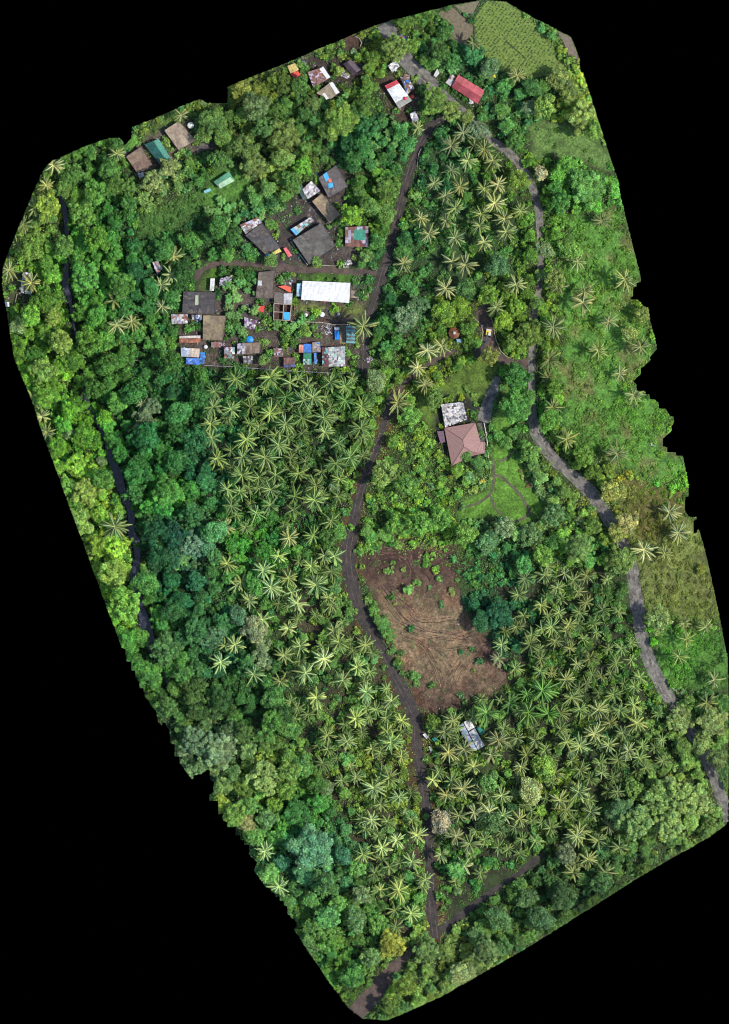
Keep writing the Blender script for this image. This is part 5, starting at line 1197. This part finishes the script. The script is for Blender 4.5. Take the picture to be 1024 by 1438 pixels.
SHR = """548,802,7;110,160,75 552,790,4;90,140,60 567,800,4;120,150,70 574,828,8;110,175,85 586,818,6;100,160,70 604,825,4;95,140,90 618,812,6;100,150,80 613,798,5;90,150,70 635,830,6;130,150,75 620,850,5;75,130,75
643,815,4;100,150,80 555,848,3;130,150,70 668,840,4;100,160,80 519,843,6;110,150,70 540,878,9;80,140,60 550,915,6;90,135,70 530,868,5;110,150,70 585,960,6;90,150,70 665,942,4;110,130,60 648,975,6;70,110,70 652,985,5;100,150,70
492,741,6;100,160,60 500,858,4;110,150,60 475,826,7;90,150,70 520,765,6;100,140,60 540,750,10;100,150,60 560,765,7;110,150,70 515,745,9;95,145,60 590,745,9;100,150,60 610,762,6;120,160,70 640,760,6;110,150,60 575,785,0;0,0,0
668,600,0;0,0,0 620,640,4;140,150,60 627,645,4;120,140,60 622,659,3;190,170,50 624,673,6;110,155,70 633,671,4;180,170,60 606,683,6;100,150,110 655,640,8;70,120,50 670,650,9;60,115,50 645,660,7;70,115,70 660,670,8;95,145,100 677,677,5;190,185,60
665,688,6;150,170,80 690,668,0;0,0,0 700,612,8;80,140,60 712,622,9;85,140,60 690,600,6;80,145,60 722,608,8;75,130,60 730,640,7;80,130,60 735,670,4;150,170,90 730,662,2.5;130,50,40 742,682,3;140,60,50 650,712,6;80,130,70 705,545,5;80,130,60
665,553,5;110,150,60 668,568,4;100,150,60 655,545,6;90,130,60 372,452,7;120,155,80 375,480,5;110,160,70 371,505,8;100,140,60 405,462,8;90,140,60 428,465,9;105,145,55 440,460,7;85,130,60 448,472,6;95,140,60 500,485,6;120,150,70 497,500,5;90,150,50
412,386,4;120,150,60 393,391,4;110,140,70 382,366,10;90,130,50 398,360,5;110,150,60 265,462,7;80,150,60 283,462,5;130,150,90 345,468,5;130,170,80 314,505,7;50,105,50 330,483,4;130,150,70 347,508,6;90,120,50 370,480,5;120,160,70 414,418,5;70,120,60
454,285,4;80,130,60 498,280,5;60,120,70 503,350,6;100,140,50 498,362,5;120,150,60 380,315,8;90,140,50 388,330,6;110,150,50 476,338,6;80,130,60 490,100,5;130,145,60 480,80,6;130,150,60 476,100,8;120,145,55 497,72,5;110,150,120 429,98,7;70,130,50
447,68,8;110,145,55 560,105,5;110,140,60 583,110,6;110,150,60 600,120,5;120,150,70 740,92,0;0,0,0 694,108,6;200,195,50 699,116,4;190,185,60 845,290,4;150,150,90 770,135,5;110,160,60 722,148,5;90,140,60 752,1005,4;90,140,70 847,970,7;90,165,80
836,1085,5;60,140,60 652,1222,0;0,0,0 628,1165,5;90,140,60 600,1065,6;95,150,70 598,1147,5;100,150,70 487,1066,12;80,150,70 560,1098,7;110,150,90 576,1145,9;90,150,90 545,1163,9;90,150,80 612,1005,0;0,0,0 605,1020,9;100,150,60 634,1000,7;110,175,70
560,1140,6;110,145,60 700,935,4;150,160,120 612,1060,6;80,150,80 645,1068,8;130,160,60 628,1232,0;0,0,0"""
SH = []
for t in SHR.split():
    a = t.split(';'); px,py,r = [float(v) for v in a[0].split(',')]; c = tuple(float(v) for v in a[1].split(','))
    if r > 0: SH.append((px,py,r,c))
srng = random.Random(9)
for t in range(60000):
    if len(SH) >= 298: break
    px, py = srng.uniform(2,1022), srng.uniform(2,1436)
    if not at(INSIDE,px,py) or at(LAWNS,px,py) or at(FIELDS,px,py) or at(PATCH,px,py) or at(FOOTG,px,py) or at(ROADD,px,py) < 4: continue
    if at(YARDS,px,py) and srng.random() < .9: continue
    if at(FOR,px,py) and srng.random() < .85: continue
    if at(MEADS,px,py) and srng.random() < .8: continue
    if any((q[0]-px)**2+(q[1]-py)**2 < 130 for q in SH) or any((q[0]-px)**2+(q[1]-py)**2 < (q[2]*.9)**2 for q in TREES2): continue
    SH.append((px,py,srng.uniform(4,7.5),None))
for (px,py,r,c) in SH:
    big = r*S > 2.2; pr = srng.choice(CROWNS['s'] if big else CROWNS['u']); sc = r*S/pr['R']
    o = place(pr, 'shrub', px, py, sc, srng.uniform(0,6.28), tree_tint(px,py,c,srng), 'foliage', 'stem', .8)
    if o: ITEMS.append((o,'shrub'))

# ------------------------------------------------------------------ undergrowth, meadow and rice (ground cover)
def scatter(name, n, mask, hfun, L0, L1, colfun, seed, tilt=.6, wr=(.45,.8)):
    rng = np.random.default_rng(seed)
    px = rng.uniform(0,IW-1,n); py = rng.uniform(0,IH-1,n); xi = px.astype(int); yi = py.astype(int)
    k = rng.random(n) < mask[yi,xi]; px,py,xi,yi = px[k],py[k],xi[k],yi[k]; n = len(px)
    z = hfun(px,py,xi,yi,rng)+gully(px,py)
    N_ = unit(rng.normal(0,tilt,(n,3))+[0,0,1]); L = rng.uniform(L0,L1,n)
    V = leaves(np.stack([wx(px),wy(py),z],1), N_, L, L*rng.uniform(*wr,n), rng)
    c = colfun(px,py,xi,yi,rng)
    o = link(name, np_mesh(name, V, 4, c, LEAF)); kind(o,'stuff'); print(name, n); return o
N1 = vnoise(9,51); N2 = vnoise(4,52); N3 = vnoise(22,53); N4 = vnoise(14,54)
CL = N1*.45+N2*.3+N3*.25
cov = np.full((IH,IW), .95, np.float32)
cov[SOILS] = np.clip((CL[SOILS]-.41)*6,0,1)*.85; cov[GROVEC] = np.clip((CL[GROVEC]-.38)*7,0,1)*.9; cov[GRE] = np.clip((CL[GRE]-.42)*6,0,1)*.8
cov[YARDS] = (np.clip((N1*.5+N2*.25+N3*.25-.50)*8,0,1)*.75)[YARDS]; cov[MEADS] = np.clip((CL-.50)*6,0,1)[MEADS]*.55; cov[LAWNS] = 0; cov[FIELDS] = 0
PB = blur(blur(PATCH.astype(np.float32),7),7)
core = (PB+(N1-.5)*.9+(N3-.5)*.5+(N2-.5)*.45-np.clip((812-YY)/60.,0,1)*.5) > .62
cov[PATCH] = np.where(core[PATCH], np.where(N2[PATCH]*.5+N1[PATCH]*.5 > .72, .35, 0), .75)
edge = np.clip((ROADD+1.4+(N2-.5)*6)/3.0, 0, 1)
cov *= edge; cov[river_d < 1] *= 0; cov *= np.clip(river_d/4,0,1); cov[FARR] = 0; cov[~INSIDE] = 0
def uh(px,py,xi,yi,rng):
    return .15+2.4*np.clip(CL[yi,xi]*1.6-.45,0,1)**1.3*np.where(FOR[yi,xi],1.5,.8)*rng.uniform(.55,1,len(px))*np.clip(ROADD[yi,xi]/10,.25,1)
def uc(px,py,xi,yi,rng):
    t = tint_at(px,py); k = (.55+.75*N4[yi,xi])[:,None]*rng.uniform(.65,1.35,(len(px),1)); w = vn5[yi,xi][:,None]
    return np.clip(t*k*np.where(w>.62,np.array([[1.35,1.1,.8]]),np.where(w<.36,np.array([[.8,.95,1.15]]),np.array([[1,1,1.]])))*FG,.004,.6)
vn5 = vnoise(11,55)
scatter('undergrowth', 620000, cov, uh, .35, .75, uc, 60)
LITE = [crown(1.6, 1.1, 6, 26, .62, 800+i, .58, tone=.25) for i in range(10)]
def bush_mass(name, n, mask, r0, r1, zfun, tintfun, seed):
    rng = np.random.default_rng(seed); SV=[]; SC=[]; cnt = 0; t_ = 0
    while cnt < n and t_ < n*12:
        t_ += 1; px = rng.uniform(2,IW-2); py = rng.uniform(2,IH-2)
        if rng.random() > mask[int(py),int(px)]: continue
        V, C_ = LITE[rng.integers(10)]; sc = rng.uniform(r0,r1)/1.6; th = rng.uniform(0,6.28); ct, st = math.cos(th), math.sin(th); t = tintfun(px,py,rng)
        W = np.stack([wx(px)+sc*(V[...,0]*ct-V[...,1]*st), wy(py)+sc*(V[...,0]*st+V[...,1]*ct), V[...,2]*sc+zfun(px,py,rng)+gz(px,py)], -1)
        if edge_hit(px,py,8): c0 = W.mean(1); k = inside(c0[:,0]/S+512, 719-c0[:,1]/S)
        else: k = slice(None)
        SV.append(W[k]); SC.append((C_*t)[k]); cnt += 1
    kind(link(name, np_mesh(name, np.concatenate(SV), 4, np.clip(np.concatenate(SC),0,.75), LEAF)), 'stuff'); print(name, cnt)
def bt(px,py,rng):
    t = tint_at(px,py)*rng.uniform(.6,1.5)*FG; q = rng.random()
    if q < .2: t = t*np.array([1.4,1.12,.8])
    elif q < .35: t = t*np.array([.7,.95,1.25])
    return t
bm = np.where(FOR,1.0,.7).astype(np.float32); bm[SOILS] = np.clip((CL[SOILS]-.41)*7,0,1)*.85; bm[GROVEC] = .8; bm[GRE] = np.clip((CL[GRE]-.36)*6,0,1)*.7
bm[MEADS|FIELDS|LAWNS|(PATCH&core)] = 0; bm[YARDS] = np.clip((N1*.5+N2*.25+N3*.25-.49)*8,0,1)[YARDS]*.75; bm[PATCH&~core] = .3; bm[FOOTG] = 0; bm *= np.clip((ROADD-1)/4,0,1)*np.clip((river_d-1)/4,0,1)*INSIDE
bush_mass('bushes', 8500, bm, .9, 2.3, lambda px,py,rng: rng.uniform(0,2.2 if at(FOR,px,py) else .9), bt, 70)
mb = np.zeros((IH,IW),np.float32); mb[MEADS] = (np.clip((CL-.36)*6,0,1)[MEADS]); mb[poly_mask(LAWN_E)] = .12; mb[poly_mask(MEAD4)] = 1; mb *= np.clip((ROADD-2)/4,0,1)*INSIDE; mb[FOOTG] = 0
bush_mass('low_meadow_bushes', 4200, mb, .5, 1.5, lambda px,py,rng: -.3, lambda px,py,rng: (tint_at(px,py)*.55+COVER[int(py),int(px)]*.45)*rng.uniform(.7,1.5)*1.35, 71)
mm = np.zeros((IH,IW),np.float32); mm[MEADS] = .95; mm[LAWN_E_ := poly_mask(LAWN_E)] = .9; mm[SOILS&~MEADS] = .3; mm[GRE] = .6; mm[poly_mask(LAWN_M)|poly_mask(LAWN_W)|poly_mask(LAWN_S1)] = .7; mm[poly_mask(LAWN_S2)|poly_mask(LAWN_H)|poly_mask(LAWN_N)] = .35
mm *= np.clip((ROADD-1)/2,0,1)*INSIDE; mm[FARR] = 0
def mc(px,py,xi,yi,rng):
    return np.clip(COVER[yi,xi]*rng.uniform(.85,1.4,(len(px),1))*np.where(rng.random((len(px),1))<.05,np.array([[1.4,1.15,.8]]),1)*1.15,.004,.6)
scatter('meadow_grass', 420000, mm, lambda px,py,xi,yi,rng: .06+.5*np.clip(N2[yi,xi]*1.3-.3,0,1)*np.where(LAWNS[yi,xi],.12,1)*rng.uniform(.5,1,len(px)), .22, .5, mc, 61, .7, (.3,.6))
cm = np.zeros((IH,IW),np.float32); cm[PATCH&core] = .9; cm[SOILS] = .12; cm[YARDS] = .16; cm *= INSIDE; cm[FARR] = 0; cm[ROADD < 1] = 0
def clod(px,py,xi,yi,rng): return np.clip(COVER[yi,xi]*rng.uniform(.45,1.7,(len(px),1)),.004,.5)
o = scatter('soil_clods', 420000, cm, lambda px,py,xi,yi,rng: .03+.12*rng.random(len(px)), .2, .6, clod, 62, .45, (.5,.9)); o.data.materials.clear(); o.data.materials.append(RUT)
lm = np.zeros((IH,IW),np.float32); lm[YARDS & (N1 > .4)] = .05; lm[grow(FOOT,5)&~FARR] = .12; lm[poly_mask([(590,540),(700,540),(700,660),(590,660)])] = 0; lm *= INSIDE; lm[FARR] = 0; lm[LAWNS] *= .1
LC = np.array([lin(v) for v in ((190,190,190),(170,170,180),(120,110,100),(60,56,54),(60,56,54),(96,70,56),(50,110,170),(170,80,60),(150,150,160))])
o = scatter('yard_litter', 420000, lm, lambda px,py,xi,yi,rng: .08+.3*rng.random(len(px)), .3, .95, lambda px,py,xi,yi,rng: LC[rng.integers(0,9,len(px))]*rng.uniform(.5,1.1,(len(px),1)), 64, .35, (.5,.95)); o.data.materials.clear(); o.data.materials.append(RUT)
rm = np.zeros((IH,IW),np.float32); rm[(river_d < 1.5)&(river_d > -3)&(N2 > .45)] = .5; rm *= INSIDE
o = scatter('river_stones', 260000, rm, lambda px,py,xi,yi,rng: .55+.15*rng.random(len(px)), .3, .9, lambda px,py,xi,yi,rng: np.array([lin((92,90,96))])*rng.uniform(.3,1.6,(len(px),1)), 63, .5, (.6,.9)); o.data.materials.clear(); o.data.materials.append(RUT)
# rice tufts in rows
ri = poly_mask(RICE); rr = np.random.default_rng(4); RV=[];RC=[]
ang = .62; ca_, sa_ = math.cos(ang), math.sin(ang)
for i in range(-80,80):
    for j in range(-80,80):
        u = i*4.6+rr.normal(0,.4); v = j*3.2+rr.normal(0,.3); px = 725+u*ca_-v*sa_; py = 55+u*sa_+v*ca_
        if not (0<px<IW and 0<py<IH and ri[int(py),int(px)]): continue
        if rr.random() < .12: continue
        m = 14; a = rr.uniform(0,6.28,m); d = rr.uniform(0,.42,m); dark = rr.random() < .6
        P_ = np.stack([wx(px)+d*np.cos(a), wy(py)+d*np.sin(a), rr.uniform(.15,.55,m)],1)
        RV.append(leaves(P_, unit(rr.normal(0,.6,(m,3))+[0,0,1]), rr.uniform(.3,.55,m), rr.uniform(.1,.2,m), rr))
        c = np.array(lin((52,74,50)) if dark else lin((110,142,56))); RC.append(np.tile(c,(m,1))*rr.uniform(.7,1.3,(m,1)))
kind(link('rice_plants', np_mesh('rice_plants', np.concatenate(RV), 4, np.concatenate(RC), LEAF)), 'stuff')

# ------------------------------------------------------------------ labels that say which plant is which
MARKS = [("white hall",458,410),("maroon hip roof",650,620),("white farmhouse",664,1033),("yellow excavator",686,468),("round brown hut",638,467),("red road house",657,125),("mint green roof",315,256),("teal roof",222,212),("rice field",720,60),
 ("purple ribbed roof",494,94),("largest flat roof",440,345),("two-tarpaulin roof",468,255),("black flat roof",280,425),("ruined west shack",38,395),("blue lawn-side truck",474,468),("blue roadside truck",566,54),("brown teal roof",501,332),
 ("cleared field",600,870),("track fork",608,1305),("southern track end",515,1405),("garden lawn",715,690),("river bend",160,650),("long forest wall",175,505),("north river pool",92,305),("south river pool",205,885),("grove southwest corner",330,740),
 ("grove southeast corner",480,720),("grove centre",400,620),("grove northwest corner",290,540),("upper road bend",750,270),("middle road bend",752,600),("road tree tunnel",872,765),("lower road bend",918,940),("far road end",1012,1130),("eastern meadow",850,560),
 ("brown eastern meadow",915,710),("speckled meadow",950,820),("bright green meadow",970,930),("northeast clearing",800,200),("two-track junction",625,165),("lane junction",538,382),("track bend",490,790),("lower track bend",575,990),("west edge notch",235,1020),
 ("deep west notch",270,1090),("stepped southwest edge",345,1185),("southwest tip",480,1395),("south edge",680,1340),("southeast edge",840,1260),("blue dome tarpaulin",351,477),("village wall corner",510,515),("palm triangle centre",660,280),("eastern palm plot",790,860),
 ("southern palm strip",530,1100),("southeast palm grove",820,1060),("central southern grove",720,1090),("west palm strip",430,860),("northwest corner",80,250),("north treeline",330,150),("yellow-leaved tree",550,1325),("western strip",90,560),("lower western strip",130,770),
 ("southwest forest",380,1020),("central west forest",250,620)]
ORD = ['nearest','second nearest','third nearest','fourth nearest','fifth nearest','sixth nearest','seventh nearest','eighth nearest','ninth nearest','tenth nearest']
def tone_word(c):
    r,g,b_ = c; lum = .3*r+.6*g+.1*b_
    if r > g*.98: return 'whitish' if b_ > r*.6 else ('yellow' if g > r*.6 else 'reddish')
    if b_ > g*.45: return 'bluish' if lum < .2 else 'greyish'
    if r > g*.68: return 'yellowish' if lum > .14 else 'olive'
    return 'dark' if lum < .10 else ('green' if lum < .2 else 'bright')
buckets = {}
for o, noun in ITEMS:
    px, py = o['_px'], o['_py']; ds = sorted((math.hypot(px-m[1],py-m[2]), m) for m in MARKS)
    r = o['_r']; 
    if noun == 'broadleaf tree': size = 'small' if r < 3.3 else ('medium' if r < 5 else 'large')
    elif noun == 'shrub': size = 'small' if r < 1.6 else 'bushy'
    elif noun == 'coconut palm': size = 'small' if r < 3.7 else 'broad'
    else: size = 'small' if r < 2.4 else 'broad'
    tw = tone_word(o['_c']); d, mk = ds[0]
    if d < 9: dr = 'beside'
    else:
        an = (math.degrees(math.atan2(mk[2]-py, px-mk[1]))+360) % 360; dr = ['east','northeast','north','northwest','west','southwest','south','southeast'][int((an+22.5)//45) % 8]
    buckets.setdefault((size,tw,noun,mk[0],dr), []).append((d,o))
labels = set()
for (size,tw,noun,mk,dr), lst in buckets.items():
    lst.sort(key=lambda t:t[0])
    for i,(d,o) in enumerate(lst):
        side = 'beside it' if dr == 'beside' else 'on its %s side' % dr
        lab = f"{size} {tw} {noun}, {ORD[min(i,9)]} to the {mk} {side}"
        if len(lst) == 1: lab = f"{size} {tw} {noun} close to the {mk} {side}" if d < 40 else f"{size} {tw} {noun} some way from the {mk} {side}"
        assert len(lab.split()) <= 16, lab
        labels.add(lab)
        o['label'] = lab; o['category'] = {'coconut palm':'palm tree','broadleaf tree':'tree','banana plant':'banana plant','shrub':'shrub'}[noun]
        o['group'] = {'coconut palm':'coconut palms over the whole estate','broadleaf tree':'broadleaf trees of the woods and verges','banana plant':'banana plants around the houses and river','shrub':'shrubs scattered between trees and tracks'}[noun]
for o,_ in ITEMS:
    for k in ('_px','_py','_r','_c'): del o[k]
print('plants', len(ITEMS), 'distinct labels', len(labels))

# ------------------------------------------------------------------ light, sky, camera
w = bpy.data.worlds.new('World'); scene.world = w; w.use_nodes = True
nt = w.node_tree; bg = nt.nodes['Background']; sky = nt.nodes.new('ShaderNodeTexSky'); sky.sky_type = 'NISHITA'; sky.sun_disc = False
EL, AZ_ = 55, 98      # sun height and compass bearing (degrees)
sky.sun_elevation = math.radians(EL); sky.sun_rotation = math.radians(AZ_)
nt.links.new(sky.outputs[0], bg.inputs['Color']); bg.inputs['Strength'].default_value = .15
sd = bpy.data.lights.new('sun','SUN'); sd.energy = 3.7; sd.angle = math.radians(1.5); sd.color = (1,.95,.86)
so = bpy.data.objects.new('sun', sd); COL.objects.link(so)
d = Vector((math.sin(math.radians(AZ_))*math.cos(math.radians(EL)), math.cos(math.radians(AZ_))*math.cos(math.radians(EL)), math.sin(math.radians(EL))))
so.rotation_euler = d.to_track_quat('Z','Y').to_euler(); so.location = d*100
cd = bpy.data.cameras.new('camera'); cd.type = 'ORTHO'; cd.ortho_scale = IH*S; cd.clip_end = 2000; cd.clip_start = 1
co = bpy.data.objects.new('camera', cd); COL.objects.link(co); co.location = (0,0,300); scene.camera = co
scene.view_settings.view_transform = 'Standard'; scene.view_settings.look = 'None'; scene.view_settings.gamma = 1; scene.view_settings.exposure = .22
scene.cycles.pixel_filter_type = 'BLACKMAN_HARRIS'; scene.cycles.filter_width = 1.05; scene.cycles.max_bounces = 6; scene.cycles.diffuse_bounces = 3; scene.cycles.transmission_bounces = 3; scene.cycles.transparent_max_bounces = 4
